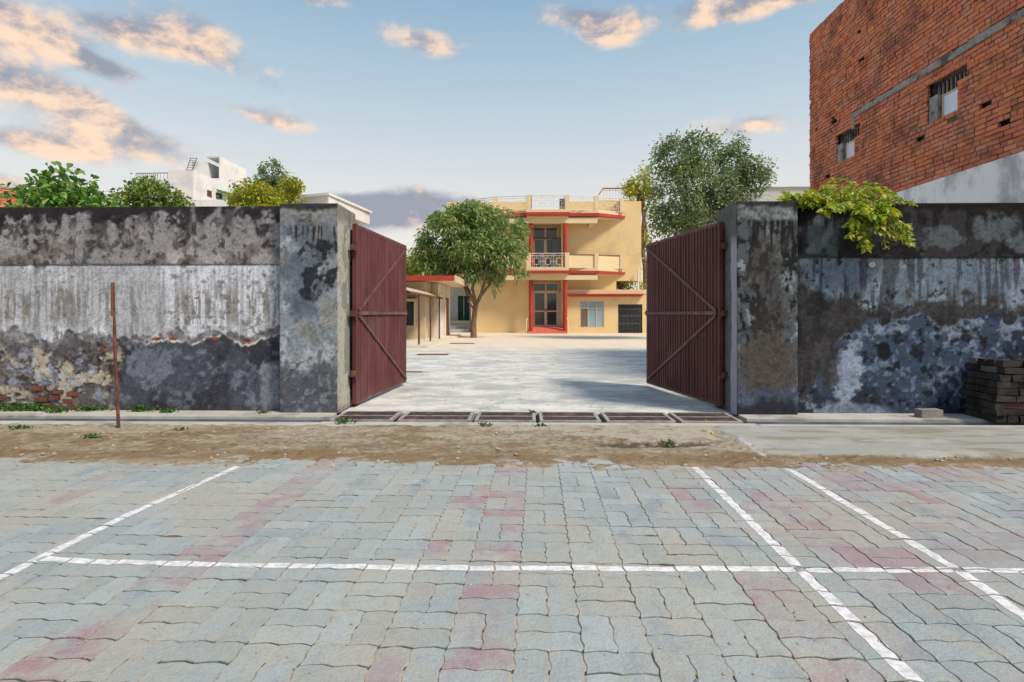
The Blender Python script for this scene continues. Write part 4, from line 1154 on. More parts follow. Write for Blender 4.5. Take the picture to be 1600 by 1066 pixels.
# left of the gate, behind the wall
simple_tree('broad_leaved_shrub', 112, 9.0, [(112, 420), (112, 350), (112, 320)],
            [(110, 306, 50, 28), (80, 310, 30, 20), (140, 314, 30, 16), (105, 288, 32, 16), (120, 345, 80, 40), (65, 300, 18, 20), (160, 325, 24, 16)],
            230, 9, .135, M_bigleaf, 'bushy tree with large bright green leaves topping the wall at far left', 31, width=.30, droop=.35, cut=.2, trunk_r=.05, fine=True, jit=.6)
simple_tree('low_green_tree', 240, 19, [(240, 400), (240, 340)],
            [(237, 305, 32, 20), (205, 316, 26, 12), (232, 292, 16, 10), (270, 312, 22, 12), (290, 318, 10, 9), (240, 340, 60, 20)],
            420, 9, .17, M_gleaf, 'low light green tree before the white house, behind the left wall', 32, width=.28, cut=.3, trunk_r=.08, jit=.5)
simple_tree('grey_green_tree', 425, 27, [(425, 400), (425, 330), (424, 290)],
            [(424, 275, 22, 22), (412, 290, 22, 16), (440, 290, 24, 16), (426, 258, 10, 9), (380, 296, 16, 14), (372, 290, 12, 10), (430, 320, 40, 20), (400, 280, 10, 10)],
            420, 9, .17, M_dleaf, 'grey-green tree peak between the white houses behind the left pillar', 33, cut=.40, trunk_r=.1, jit=.5)
simple_tree('yellow_green_shrub', 395, 17, [(395, 400), (395, 340)],
            [(395, 305, 34, 16), (375, 314, 26, 9), (410, 300, 22, 14), (392, 290, 14, 9), (420, 318, 30, 8), (400, 340, 50, 18), (356, 318, 12, 5)],
            420, 9, .12, M_yleaf, 'yellow-green bush spilling over the wall left of the pillar', 34, cut=.3, trunk_r=.05, jit=.5)
simple_tree('small_golden_shrub', 456, 20, [(456, 400), (456, 340)],
            [(456, 292, 16, 15), (446, 305, 18, 14), (462, 308, 12, 14), (455, 330, 24, 20)],
            220, 9, .13, M_yleaf, 'small golden-green bush directly behind the left pillar top', 35, cut=.3, trunk_r=.05, jit=.5)
simple_tree('garden_tree', 655, 46, [(655, 460), (655, 430)],
            [(652, 415, 26, 22), (640, 425, 16, 14), (668, 425, 20, 16)],
            200, 9, .3, M_gleaf, 'pale green tree behind the red-edged low building', 36, cut=.3, trunk_r=.12, jit=.5)

# creeper over the right wall
t = empty('creeper', (4.2, 6.6, 2.42), 'yellow-green creeper hanging over the top of the right wall', 'plant')
r = np.random.default_rng(41); stems = MB(); PP = []; DD = []; SS = []
def sprig(pts, n, size, pinn=True):
    pts = [np.array(p) for p in pts]; stems.tube(pts, [.006, .004, .0025][:len(pts)] + [.002] * max(0, len(pts) - 3), 5)
    for i in range(n):
        q = (i + .5) / n * (len(pts) - 1); a = int(q); f = q - a; p = pts[a] * (1 - f) + pts[min(a + 1, len(pts) - 1)] * f
        ax = unit((pts[min(a + 1, len(pts) - 1)] - pts[a])[None])[0]
        sd_ = np.cross(ax, (0, -.6, .8)); sd_ /= np.linalg.norm(sd_) + 1e-9
        for s in (-1, 1):
            PP.append(p + r.normal(size=3) * .006); DD.append(sd_ * s * .9 + ax * .5 + r.normal(size=3) * .22 + np.array((0, -.25, -.1))); SS.append(size * r.uniform(.7, 1.2))
def CP(u, v, Y=6.6): return W(u, v, Y)
for i in range(120):      # mass lying on top of the wall
    u = r.uniform(1222, 1400); top_ = 300 - 28 * math.exp(-((u - 1320) / 26) ** 2) - 20 * math.exp(-((u - 1363) / 18) ** 2) - 8 * math.exp(-((u - 1285) / 20) ** 2)
    v = r.uniform(top_, 318); Y = r.uniform(6.55, 7.1); v0 = 322
    a = np.array(CP(u + r.uniform(-25, 25), v0, 6.75)); b = np.array(CP(u, v, Y))
    sprig([a, (a + b) / 2 + r.normal(size=3) * .03, b], int(r.integers(3, 6)), .066)
for i in range(60):
    u = r.uniform(1222, 1305); b = np.array(CP(u, r.uniform(300, 318), r.uniform(6.5, 6.8))); a = b + np.array((r.uniform(.05, .2), .1, -.04))
    sprig([a, (a + b) / 2, b], 4, .055)
for (pth, n, sz) in (([(1290, 322), (1300, 322), (1286, 334)], 5, .075), ([(1330, 318), (1310, 325), (1296, 326)], 6, .08), ([(1345, 318), (1350, 325), (1345, 332)], 5, .09), ([(1370, 318), (1388, 326), (1402, 335)], 6, .075),
                     ([(1340, 322), (1336, 345), (1328, 352)], 6, .07), ([(1350, 322), (1380, 338), (1420, 352)], 10, .058), ([(1350, 330), (1390, 352), (1424, 362)], 11, .058), ([(1350, 340), (1385, 365), (1424, 378)], 12, .058),
                     ([(1350, 345), (1372, 362), (1420, 372)], 10, .055), ([(1345, 330), (1350, 365), (1358, 388)], 10, .06), ([(1340, 335), (1335, 362), (1328, 372)], 7, .055), ([(1348, 350), (1352, 372), (1348, 385)], 8, .058),
                     ([(1360, 318), (1368, 345), (1372, 352)], 8, .075), ([(1340, 318), (1362, 338), (1378, 340)], 8, .08), ([(1380, 318), (1410, 315), (1428, 316)], 7, .04), ([(1385, 345), (1386, 375), (1388, 388)], 3, .04)):
    for rep in range(4):
        Ys = r.uniform(6.45, 6.6)
        sprig([np.array(CP(u + r.uniform(-5, 5), v + r.uniform(-4, 4), Ys - .05 * q)) for q, (u, v) in enumerate(pth)], n, sz)
stems.build('stem', M_bark, t)
leaf_mesh('foliage', np.array(PP), unit(np.array(DD)), np.array(SS), M_vine, t, width=.36, fine=True, seed=5, droop=.3)

# weeds along the drain
wr_ = np.random.default_rng(51)
spots_w = [(20, 640, 32, 1), (60, 640, 30, .9), (100, 641, 10, .4), (92, 643, 14, .5), (145, 640, 24, .7), (222, 641, 16, .8), (262, 643, 14, .5), (412, 645, 8, .3), (540, 662, 14, .5), (148, 686, 14, .4), (35, 671, 18, .25), (285, 673, 6, .2), (758, 667, 10, .3), (846, 668, 8, .3), (1045, 696, 10, .3), (832, 645, 5, .3)]
WP, WD, WS = [], [], []
for i, (u, v, ru, hh) in enumerate(spots_w):
    gx_, gy_ = ground(u, min(v + 3, 647) if v < 648 else v)
    n = int(ru * 7 * (1 if v < 660 else .7)); k = gy_ / 900
    P = np.stack([gx_ + wr_.normal(size=n) * ru * k * .55, gy_ + wr_.normal(size=n) * .03 - .02, .01 + wr_.random(n) * .07 * hh], 1)
    P[:, 1] = np.minimum(P[:, 1], YWL - .04) if v < 648 else P[:, 1]
    D = unit(np.stack([wr_.normal(size=n) * .8, -wr_.random(n) * .6, .3 + wr_.random(n) * .8], 1))
    WP.append(P); WD.append(D); WS.append(.030 * (.6 + wr_.random(n)) * (.6 + hh * .6))
o = leaf_mesh('weeds', np.concatenate(WP), np.concatenate(WD), np.concatenate(WS), M_weed, None, width=.38, fine=True, seed=3, droop=.2)
tag(o, 'low green weeds sprouting along the drain and the foot of the left wall', 'weeds', kind='stuff')

# debris: pebbles and dry leaves
dm = MB(); rr = random.Random(9)
for i in range(900):
    if i < 780: u, v = rr.uniform(-50, 1650), rr.uniform(668, 730)
    else: u, v = rr.uniform(0, 1600), rr.uniform(735, 1060)
    x, y = ground(u, v); s = .004 + .016 * rr.random() ** 3 if i < 780 else rr.uniform(.002, .006)
    zb = .006 if i < 780 else .002
    vs = [(x + dx * s * rr.uniform(.6, 1.3), y + dy * s * rr.uniform(.6, 1.3), zb + dz_ * s) for dx, dy, dz_ in ((-1, -.6, 0), (1, -.8, 0), (.9, .8, 0), (-.8, .9, 0), (0, 0, .9), (0.1, 0, -.4))]
    dm.add(vs, [(0, 1, 4), (1, 2, 4), (2, 3, 4), (3, 0, 4), (1, 0, 5), (2, 1, 5), (3, 2, 5), (0, 3, 5)])
tag(dm.build('pebbles', mat_mottle('pebble_stone', (.25, .21, .16), (.50, .46, .40), 5)), 'small pebbles and grit scattered over the dirt verge', 'pebbles', kind='stuff')
for (u, v, c, lb) in ((1112, 680, (.60, .50, .05), 'tiny yellow scrap on the dirt before the rightmost grate'), (1102, 661, (.55, .20, .04), 'tiny orange scrap at the edge of the rightmost grate')):
    x, y = ground(u, v)
    mb = MB(); ring = [(x + .016 * math.cos(a) * (1 + .3 * math.sin(3 * a)), y + .014 * math.sin(a), .022 + .006 * math.sin(2 * a)) for a in [i * math.pi / 4 for i in range(8)]]
    mb.add(ring + [(x, y, .036)] + [(p[0], p[1], .014) for p in ring], [(i, (i + 1) % 8, 8) for i in range(8)] + [((i + 1) % 8, i, 9 + i, 9 + (i + 1) % 8) for i in range(8)])
    tag(mb.build('litter_scrap', mat_mottle('scrap', c, tuple(q * .7 for q in c), 9)), lb, 'litter')

# ------------------------------------------------------------------ brick building on the right
XB = 7.2
def zx(u, v, X=XB):
    r_ = ray(u, v); t_ = X / r_[0]; return r_[1] * t_, CAM_H + r_[2] * t_
YF, ZT = zx(1265, 56)          # far corner and roof height
bb = empty('brick_building', (XB + 5, 10.5, 0), 'tall unplastered red brick building on the right with whitewashed base', 'building')
YN = 7.0                       # near end of the building
win = []
for (ua, va, ub, vb, vc) in ((1450, 133, 1510, 101, 190), (1307, 211, 1343, 194, 254)):
    ya, za = zx(ua, va); yb, zb = zx(ub, vb); yc, zc = zx(ua + 3, vc)
    win.append((yb, ya, zc - .02, (za + zb) / 2))
ZPL = 3.50                     # top of the whitewashed base
bz0, bz1 = 5.475, 5.57          # cement band
CH = .0805; BL = .232
mv, mf = [], []
class BW:                      # joined bricks
    def __init__(s): s.v = []; s.f = []; s.c = []
    def brick(s, X0, y0, y1, z0, z1, r, proud, val):
        j = lambda a: r.uniform(-a, a)
        k = len(s.v)
        xf = XB - proud
        s.v += [(xf + j(.005), y0 + j(.004), z0 + j(.004)), (xf + j(.005), y1 + j(.004), z0 + j(.004)), (xf + j(.005), y1 + j(.004), z1 + j(.004)), (xf + j(.005), y0 + j(.004), z1 + j(.004)),
                (XB + .05, y0, z0), (XB + .05, y1, z0), (XB + .05, y1, z1), (XB + .05, y0, z1)]
        s.f += [(k + 1, k, k + 3, k + 2), (k, k + 1, k + 5, k + 4), (k + 3, k + 7, k + 6, k + 2), (k, k + 4, k + 7, k + 3), (k + 1, k + 2, k + 6, k + 5)]
        s.c += [val] * 8
bw = BW(); mort = MB(); cand = []
rb = random.Random(17)
def hole(y, z):
    return any(math.hypot((y - hy) / 1.0, (z - hz_) / 1.0) < hr * .8 for hy, hz_, hr in holes)
holes = []
for (u, v, rr_) in ((1539, 171, .09), (1577, 191, .13), (1438, 215, .07), (1303, 188, .09), (1276, 203, .07), (1344, 50, .08), (1360, 248, .05), (1574, 232, .06), (1345, 96, .08), (1292, 278, .06), (1390, 249, .05)):
    y, z = zx(u, v); holes.append((y, z, rr_))
nrow = int((ZT - ZPL) / CH)
for row in range(nrow + 1):
    z0 = ZPL + row * CH; z1 = z0 + CH
    if z0 > ZT - .02: break
    header = (row % 5 == 2)
    ln = BL / 2 if header else BL
    y = YN - (0 if row % 2 else ln / 2)
    while y < YF:
        l_ = ln * rb.uniform(.96, 1.04)
        if rb.random() < .12 and not header: l_ = ln / 2
        ya, yb = y, min(y + l_, YF + rb.uniform(-.004, .012)); y += l_
        if yb - ya < .03: continue
        yc, zc = (ya + yb) / 2, (z0 + z1) / 2
        skip = False
        for a, b, c, d in win:
            if c - .02 < zc < d:
                if a <= ya and yb <= b: skip = True
                elif ya < a < yb and a - ya > .03: y = y - (yb - a); yb = a
                elif ya < a < yb: skip = True
                elif ya < b < yb and yb - b > .03: ya = b
                elif ya < b < yb: skip = True
        if skip: continue
        yc = (ya + yb) / 2
        if YN < yc < zx(1335, 180)[0] and bz0 < zc < bz1: continue
        if hole(yc, zc): continue
        mort.quad((XB + .014, yb, z0), (XB + .014, ya, z0), (XB + .014, ya, z1), (XB + .014, yb, z1))
        if rb.random() < .004: continue
        cand.append((ya + rb.uniform(.005, .011), yb - rb.uniform(.005, .011), z0 + rb.uniform(.006, .011), z1 - rb.uniform(.006, .010), rb.uniform(-.005, .013) if rb.random() > .08 else rb.uniform(-.012, .0)))
def px_ok(c):
    y, z = (c[0] + c[1]) / 2, (c[2] + c[3]) / 2
    Dd = y; u = 822 + XB * 900 / y; v = HZ - (z - CAM_H) * 900 / y
    return u < 1612 and v > -6 and v < 325
inv = sorted([c for c in cand if px_ok(c)], key=lambda c: c[0])
near = set(map(id, inv[:298]))
for c in cand:
    if id(c) in near:
        b1 = BW(); b1.brick(XB, *c[:4], rb, c[4], 0)
        me = bpy.data.meshes.new('brick'); yc, zc = (c[0] + c[1]) / 2, (c[2] + c[3]) / 2
        me.from_pydata([(a - XB, b - yc, d - zc) for a, b, d in b1.v], [], b1.f); me.materials.append(M_brick); me.update()
        o = bpy.data.objects.new('brick', me); o.location = (XB, yc, zc); COL.objects.link(o); part_at(o, bb)
    else: bw.brick(XB, *c[:4], rb, c[4], rb.random())
def bw_build(bw, name, mat, parent):
    me = bpy.data.meshes.new(name); me.from_pydata(bw.v, [], bw.f); me.materials.append(mat)
    a = me.color_attributes.new('Col', 'FLOAT_COLOR', 'POINT'); c4 = np.repeat(np.array(bw.c, np.float32)[:, None], 4, 1); a.data.foreach_set('color', c4.ravel())
    o = bpy.data.objects.new(name, me); COL.objects.link(o)
    if parent is not None: part_at(o, parent)
    o['kind'] = 'stuff'; return o
bw_build(bw, 'upper_bricks', M_brick, bb)
mort.build('mortar', M_mortar, bb)
# core walls with recessed window openings
cm_ = MB()
segs = sorted(win)
ys = [YN] + [q for w_ in segs for q in (w_[0], w_[1])] + [YF - .01]
for i in range(0, len(ys) - 1):
    a, b_ = ys[i], ys[i + 1]
    w_ = next((w_ for w_ in segs if abs(w_[0] - a) < 1e-6 and abs(w_[1] - b_) < 1e-6), None)
    if w_: cm_.box(XB + .12, XB + .4, a, b_, ZPL, w_[2]).box(XB + .12, XB + .4, a, b_, w_[3], ZT - .03)
    else: cm_.box(XB + .12, XB + .4, a, b_, ZPL, ZT - .03)
cm_.box(XB + .4, XB + 12, YN, YF - .02, 0, ZT - .05)
cm_.build('building_core', M_mortar, bb)
MB().box(XB + .02, XB + 12.02, YN - .012, YN - .002, 0, ZT - .03).build('street_facade', M_brick_orange, bb)
MB().box(XB - .012, XB + .1, YN, YF + .02, 0, ZPL - .002).build('whitewashed_base', M_dirtywhite, bb)
yb0 = zx(1335, 180)[0]
# cement band, slightly irregular
m = MB(); y = YN
while y < yb0:
    l_ = rb.uniform(.12, .35); e = min(y + l_, yb0)
    m.box(XB - .016 - rb.uniform(0, .008), XB + .1, y, e, bz0 - .012 - rb.uniform(0, .02), bz1 + rb.uniform(-.01, .015)); y = e + .0005
m.box(XB - .013, XB + .1, yb0, yb0 + .10, 5.22, bz1)
m.build('cement_band', M_bandmortar, bb)
for (a, b_, c, d) in win:
    w0 = b_ - a; hgt = d - c
    wt = empty('window', ((XB + .1), (a + b_) / 2, c)); wt.parent = bb; wt.matrix_parent_inverse = Matrix.Translation(bb.location).inverted()
    def PW(mb, nm, mt):
        o = mb.build(nm, mt); o.parent = wt; o.matrix_parent_inverse = Matrix.Translation(-Vector(bb.location)) @ Matrix.Identity(4); 
        o.matrix_parent_inverse = Matrix.Translation(wt.location).inverted(); return o
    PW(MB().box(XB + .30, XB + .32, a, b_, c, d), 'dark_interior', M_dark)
    # plaster jamb on the far side, pane, bars in the upper slot
    jb = b_ - w0 * .24
    PW(MB().box(XB + .02, XB + .29, jb + .01, b_ - .004, c + .0, c + hgt * .66), 'plaster_jamb', M_bandmortar)
    pa, pb = a + w0 * .28 - .02, jb - .02
    PW(MB().box(XB + .10, XB + .12, pa + .02, pb - .02, c + .05, c + hgt * .58), 'pane', M_lilacpane)
    f_ = MB().box(XB + .085, XB + .13, pa - .01, pa + .02, c + .02, c + hgt * .62).box(XB + .085, XB + .13, pb - .02, pb + .01, c + .02, c + hgt * .62)
    f_.box(XB + .085, XB + .13, pa + .02, pb - .02, c + .02, c + .05).box(XB + .085, XB + .13, pa + .02, pb - .02, c + hgt * .58, c + hgt * .62)
    PW(f_, 'window_frame', M_frame if w0 > .9 else M_white)
    n = 9
    for i in range(n):
        yy = a + (i + .6) * w0 / n
        PW(MB().box(XB + .10, XB + .14, yy - .013, yy + .013, c, d), 'bar', M_rail) if False else PW(MB().box(XB + .16, XB + .19, yy - .013, yy + .013, c + hgt * .64, d - .004), 'bar', M_bandmortar)
    # brick jamb below the slot on the near side
    m = BW(); z = c
    while z < c + hgt * .6:
        l_ = w0 * .28 - .04
        m.brick(XB, a + .004, a + l_, z + .006, z + CH - .006, rb, -.012, rb.random()); z += CH
    o = bw_build(m, 'brick_infill', M_brick, None); o.parent = wt; o.matrix_parent_inverse = Matrix.Translation(wt.location).inverted()
    m = BW()          # rowlock arch of bricks above the opening
    y = a - .1
    while y < b_ + .1:
        m.brick(XB, y + .004, y + .112, d + .004, d + .066, rb, .014, rb.random()); y += .116
    o = bw_build(m, 'brick_lintel', M_brick_orange, None); o.parent = wt; o.matrix_parent_inverse = Matrix.Translation(wt.location).inverted()

# low brick wall seen at far left over the compound wall
t = empty('brick_wall', (-12, 14, 0), 'orange brick wall end rising above the compound wall at far left', 'wall')
def far_brick_wall():
    p0 = W(-60, 285, 13.0); p1 = W(72, 312, 14.2)
    m = BW(); global XB
    L = math.dist(p0[:2], p1[:2]); dx, dy = (p1[0] - p0[0]) / L, (p1[1] - p0[1]) / L
    M = lambda a, o_, z: (p0[0] + dx * a + dy * o_, p0[1] + dy * a - dx * o_, z)
    zt = p0[2]; zb = zt - 1.2; r = random.Random(4); row = 0; z = zb
    core = MB()
    while z < zt - .05:
        a = -(row % 2) * .12
        while a < L:
            k = len(m.v); b_ = a + .222; o_ = r.uniform(.0, .012)
            m.v += [M(a, o_, z + .005), M(b_, o_, z + .005), M(b_, o_, z + .073), M(a, o_, z + .073), M(a, -.1, z + .005), M(b_, -.1, z + .005), M(b_, -.1, z + .073), M(a, -.1, z + .073)]
            m.f += [(k, k + 1, k + 2, k + 3), (k, k + 4, k + 5, k + 1), (k + 3, k + 2, k + 6, k + 7)]; m.c += [r.random()] * 8
            a += .232
        z += .08; row += 1
    bw_build(m, 'wall_bricks', M_brick_orange, t)
    c = MB(); c.add([M(-.2, -.02, 0), M(L + .1, -.02, 0), M(L + .1, -.24, 0), M(-.2, -.24, 0), M(-.2, -.02, zt - .02), M(L + .1, -.02, zt - .02), M(L + .1, -.24, zt - .02), M(-.2, -.24, zt - .02)], [(0, 1, 5, 4), (1, 2, 6, 5), (2, 3, 7, 6), (3, 0, 4, 7), (4, 5, 6, 7)])
    c.build('wall_core', M_mortar, t)
    c = MB(); c.add([M(-.2, .02, zt - .02), M(L + .12, .02, zt - .02), M(L + .12, -.26, zt - .02), M(-.2, -.26, zt - .02), M(-.2, .02, zt + .03), M(L + .12, .02, zt + .03), M(L + .12, -.26, zt + .03), M(-.2, -.26, zt + .03)], [(0, 1, 5, 4), (1, 2, 6, 5), (2, 3, 7, 6), (3, 0, 4, 7), (4, 5, 6, 7)])
    c.build('coping', M_bandmortar, t)
far_brick_wall()

# ------------------------------------------------------------------ yellow house
YC, YS, YH, YA = 33.1, 33.45, 34.4, 33.9
hs = empty('yellow_house', (onY(855, 500, YH)[0], YH, 0), 'cream-yellow three-level house with red trim and chamfered balconies across the courtyard', 'house')
def X_(u, Y): return onY(u, 500, Y)[0]
def Z_(v, Y): return onY(800, v, Y)[1]
xl, xr = X_(698, YH), X_(1002, YH)
xlow = X_(736, YH); xann = X_(884, YA); xannr = X_(1011, YA)
zroof = Z_(327, YC); zpar = Z_(315.5, YH)
z1 = Z_(423, YC); z1b = Z_(437, YC)
zgap = Z_(439, YH)
xg0 = X_(963, YH)
DEP = 9.0
dl, dr_ = X_(832, YH), X_(874, YH)       # door bay
# walls: left lower, left overhang, around door bay, right
m = MB()
m.box(xlow, dl - .12, YH, YH + DEP, 0, z1 - .2)
m.box(dr_ + .12, xg0, YH, YH + DEP, 0, zgap - .0)
m.box(xl, dl - .12, YH, YH + DEP, z1 - .2 + .001, zpar)
m.box(dr_ + .12, xr, YH, YH + DEP, zgap, zpar)
m.box(dl - .12, dr_ + .12, YH + .5, YH + DEP, 0, zroof)
m.box(dl - .12, dr_ + .12, YH + .01, YH + .5, zroof - .35, zroof - .02)
m.box(dl - .12, dr_ + .12, YH + .01, YH + .5, z1 - .25, z1 + .02)
m.build('wall', M_yellow, hs)
# chamfered balcony slabs
xc0, xc1 = X_(822, YC), X_(889, YC); xs1 = X_(935, YS); xe1 = X_(974, YH); xs0 = 2 * X_(855, YC) - xs1; xe0 = 2 * X_(855, YC) - xe1
def slab_poly(g):
    return [(xe0 - g, YH), (xs0 - g * .4, YS - g), (xc0 - g * .2, YS - g), (xc0 - g * .2, YC - g), (xc1 + g * .2, YC - g), (xc1 + g * .2, YS - g), (xs1 + g * .4, YS - g), (xe1 + g, YH)]
zr0, zr1 = Z_(337, YC), Z_(332.2, YC)
z10, z11 = Z_(427, YC), Z_(423, YC)
for (za, zb, zu, nm) in ((zr0, zr1, Z_(327.7, YC), 'roof'), (z10, z11, Z_(418.4, YC), 'balcony')):
    MB().prism(slab_poly(.10), za, zb).build(nm + '_red_cornice', M_red, hs)
    MB().prism(slab_poly(.0), zb + .002, zu).build(nm + '_slab', M_cream, hs)
    MB().prism(slab_poly(-.12), za - .09, za - .002).build(nm + '_soffit', M_cream, hs)
zbm0, zbm1 = Z_(347.7, YC), zr0 - .09
MB().box(xc0 + .1, xs1 - .05, YC + .32, YS + .28, zbm0, zbm1).box(xs0 + .3, xc0 + .099, YC + .32, YS + .28, zbm0, zbm1).build('roof_beam', M_cream, hs)
MB().box(xs0 + .3, xs1 - .05, YC + .30, YS + .22, Z_(437, YC), z10 - .092).build('balcony_beam', M_cream, hs)
MB().prism([(xs1 - .5, YS + .25), (xs1 - .25, YS + .25), (xs1 - .25, YH), (xs1 - .5, YH)], zbm0 - .12, zbm0 - .001).build('bracket', M_cream, hs)
# columns
for u in (829.5, 883):
    for za, zb in ((0.02, Z_(437.3, YC)), (Z_(418, YC), zbm0)):
        MB().tube([(X_(u, YC + .45), YC + .45, za), (X_(u, YC + .45), YC + .45, zb)], .125, 16).build('column', M_red, hs, smooth=False)
# balcony posts and railings
def railing(x0, y0, x1, y1, z0_, z1_, pat, nm='railing', mt=M_railing):
    m = MB(); L = math.dist((x0, y0), (x1, y1)); d = ((x1 - x0) / L, (y1 - y0) / L)
    P = lambda a, z: (x0 + d[0] * a, y0 + d[1] * a, z)
    b = .022
    m.bar(P(0, z1_), P(L, z1_), .04); m.bar(P(0, z0_ + .03), P(L, z0_ + .03), b + .01); m.bar(P(0, z1_ - .12), P(L, z1_ - .12), b)
    n = pat
    for i in range(n + 1):
        a = L * i / n; m.bar(P(a, z0_), P(a, z1_), b)
    w = L / n
    for i in range(n):
        c = (i + .5) * w; hh = (z1_ - z0_); zc = z0_ + hh * .45
        q = w * .22
        if w > .5:
            for s in (-1, 1): m.bar(P(c + s * q, zc - hh * .22), P(c + s * q, zc + hh * .22), b); m.bar(P(c - q, zc + s * hh * .22), P(c + q, zc + s * hh * .22), b)
            m.bar(P(c, zc + hh * .22), P(c, z1_ - .12), b * .8); m.bar(P(c, z0_), P(c, zc - hh * .22), b * .8)
            m.bar(P(i * w, zc), P(c - q, zc), b * .8); m.bar(P(c + q, zc), P((i + 1) * w, zc), b * .8)
            for s in (-1, 1): m.bar(P(c + s * w * .36, z0_), P(c + s * w * .36, z1_), b * .7)
        else: m.bar(P(c, z0_), P(c, z1_), b * .8)
    o = m.build(nm, mt); part_at(o, hs); return o
def post(x, y, z0_, z1_, w=.24):
    o = MB().box(x - w / 2, x + w / 2, y - w / 2 + .1, y + w / 2 + .1, z0_, z1_).build('balcony_post', M_cream, hs); return o
for lvl, (zb_, ztop, zrail) in enumerate(((Z_(327.7, YC) + .001, Z_(304.8, YC), Z_(305.5, YC)), (Z_(418.4, YC) + .001, Z_(395, YC), Z_(395.8, YC)))):
    P_ = [(xe0 + .1, YH - .25), (xs0, YS + .03), (xc0 + .14, YC + .03), (xc1 - .1, YC + .03), (xs1 - .1, YS + .03), (xe1 - .12, YH - .25)]
    for i, p in enumerate(P_): post(p[0], p[1], zb_, ztop)
    for i in range(5):
        a, b_ = P_[i], P_[i + 1]; L = math.dist(a, b_); k = .13 / L
        c = (a[0] + (b_[0] - a[0]) * k, a[1] + (b_[1] - a[1]) * k + .1); d = (b_[0] - (b_[0] - a[0]) * k, b_[1] - (b_[1] - a[1]) * k + .1)
        if lvl == 1 and i in (3, 4, 0, 1):
            # panel infill behind a thin frame
            o = MB().prism([(c[0], c[1] - .02), (d[0], d[1] - .02), (d[0], d[1] + .04), (c[0], c[1] + .04)], zb_, ztop - .10).build('balcony_panel', M_cream, hs)
            MB().bar((c[0], c[1] - .03, zrail - .06), (d[0], d[1] - .03, zrail - .06), .04).build('panel_top_rail', M_rail, hs)
        else: railing(c[0], c[1], d[0], d[1], zb_, zrail, 3 if i == 2 else 2)
# left roof railing further along the parapet
x0_, x1_ = X_(741, YH - .2), xe0
railing(x0_, YH - .1, x1_, YH - .3, Z_(327.7, YC), Z_(306, YC), 3)
MB().box(xs0 + .1, xs1 - .6, YH + 2.2, YH + 2.3, zroof, zroof + .55).build('roof_parapet', M_white, hs)
# doors
def door_set(zb_, zt_, ztr, open_side, x0, x1, yd, nm):
    dpt = empty(nm, ((x0 + x1) / 2, yd, zb_)); dpt.parent = hs; dpt.matrix_parent_inverse = Matrix.Translation(hs.location).inverted()
    def PD(mb, n_, mt):
        o = mb.build(n_, mt); o.parent = dpt; o.matrix_parent_inverse = Matrix.Translation(dpt.location).inverted(); return o
    w = .075; y0, y1 = yd - .04, yd + .04
    f = MB().box(x0, x0 + w, y0, y1, zb_, zt_).box(x1 - w, x1, y0, y1, zb_, zt_).box(x0 + w, x1 - w, y0, y1, zt_ - w, zt_).box(x0 + w, x1 - w, y0 - .004, y1, ztr - w / 2, ztr + w / 2)
    xm = (x0 + x1) / 2
    f.box(xm - w / 2, xm + w / 2, y0, y1, ztr + w / 2, zt_ - w)
    PD(f, 'door_frame', M_frame)
    for (a, b_) in ((x0 + w, xm), (xm, x1 - w)):
        s = .08
        l_ = MB().box(a + .004, a + s, y0 + .01, y1 - .01, zb_ + .02, ztr - w / 2).box(b_ - s, b_ - .004, y0 + .01, y1 - .01, zb_ + .02, ztr - w / 2)
        zm_ = zb_ + (ztr - zb_) * .42
        for z in (zb_ + .02, zm_, ztr - w / 2 - s): l_.box(a + s, b_ - s, y0 + .01, y1 - .01, z, z + s)
        PD(l_, 'door_leaf', M_frame)
        PD(MB().box(a + s, b_ - s, yd - .005, yd + .005, zb_ + .02 + s, zm_), 'pane', M_glass)
        PD(MB().box(a + s, b_ - s, yd - .005, yd + .005, zm_ + s, ztr - w / 2 - s), 'pane', M_glass)
        PD(MB().box(a + .01, b_ - .01 if b_ == xm else b_, yd - .005, yd + .005, ztr + w / 2, zt_ - w), 'pane', M_glass)
        PD(MB().box((b_ - s * .7 if b_ == xm else a + s * .4), (b_ - s * .3 if b_ == xm else a + s * .8), y0 - .04, y0 + .01, zm_ + .05, zm_ + .2), 'handle', M_rail)
door_set(.35, Z_(441, YH), Z_(455, YH), 0, dl, dr_, YH + .4, 'entrance_door')
door_set(z11 + .15, Z_(353.5, YH), Z_(371, YH), 0, dl, dr_ - .05, YH + .4, 'balcony_door')
MB().box(dr_ - .02, dr_ + .119, YH + .2, YH + .26, .35, Z_(455, YH)).build('side_shutter', mat_mottle('grey_white_shutter', (.42, .44, .48), (.52, .55, .60), 3), hs)
MB().box(dl - .05, dr_ + .11, YH + .25, YH + .3, Z_(373, YH), Z_(370.5, YH)).build('roller_sunshade_bar', M_blackmetal, hs)
MB().box(dr_ - .45, dr_ + .11, YH + .15, YH + .22, Z_(400, YH), Z_(373, YH)).build('dark_window', M_glass, hs)
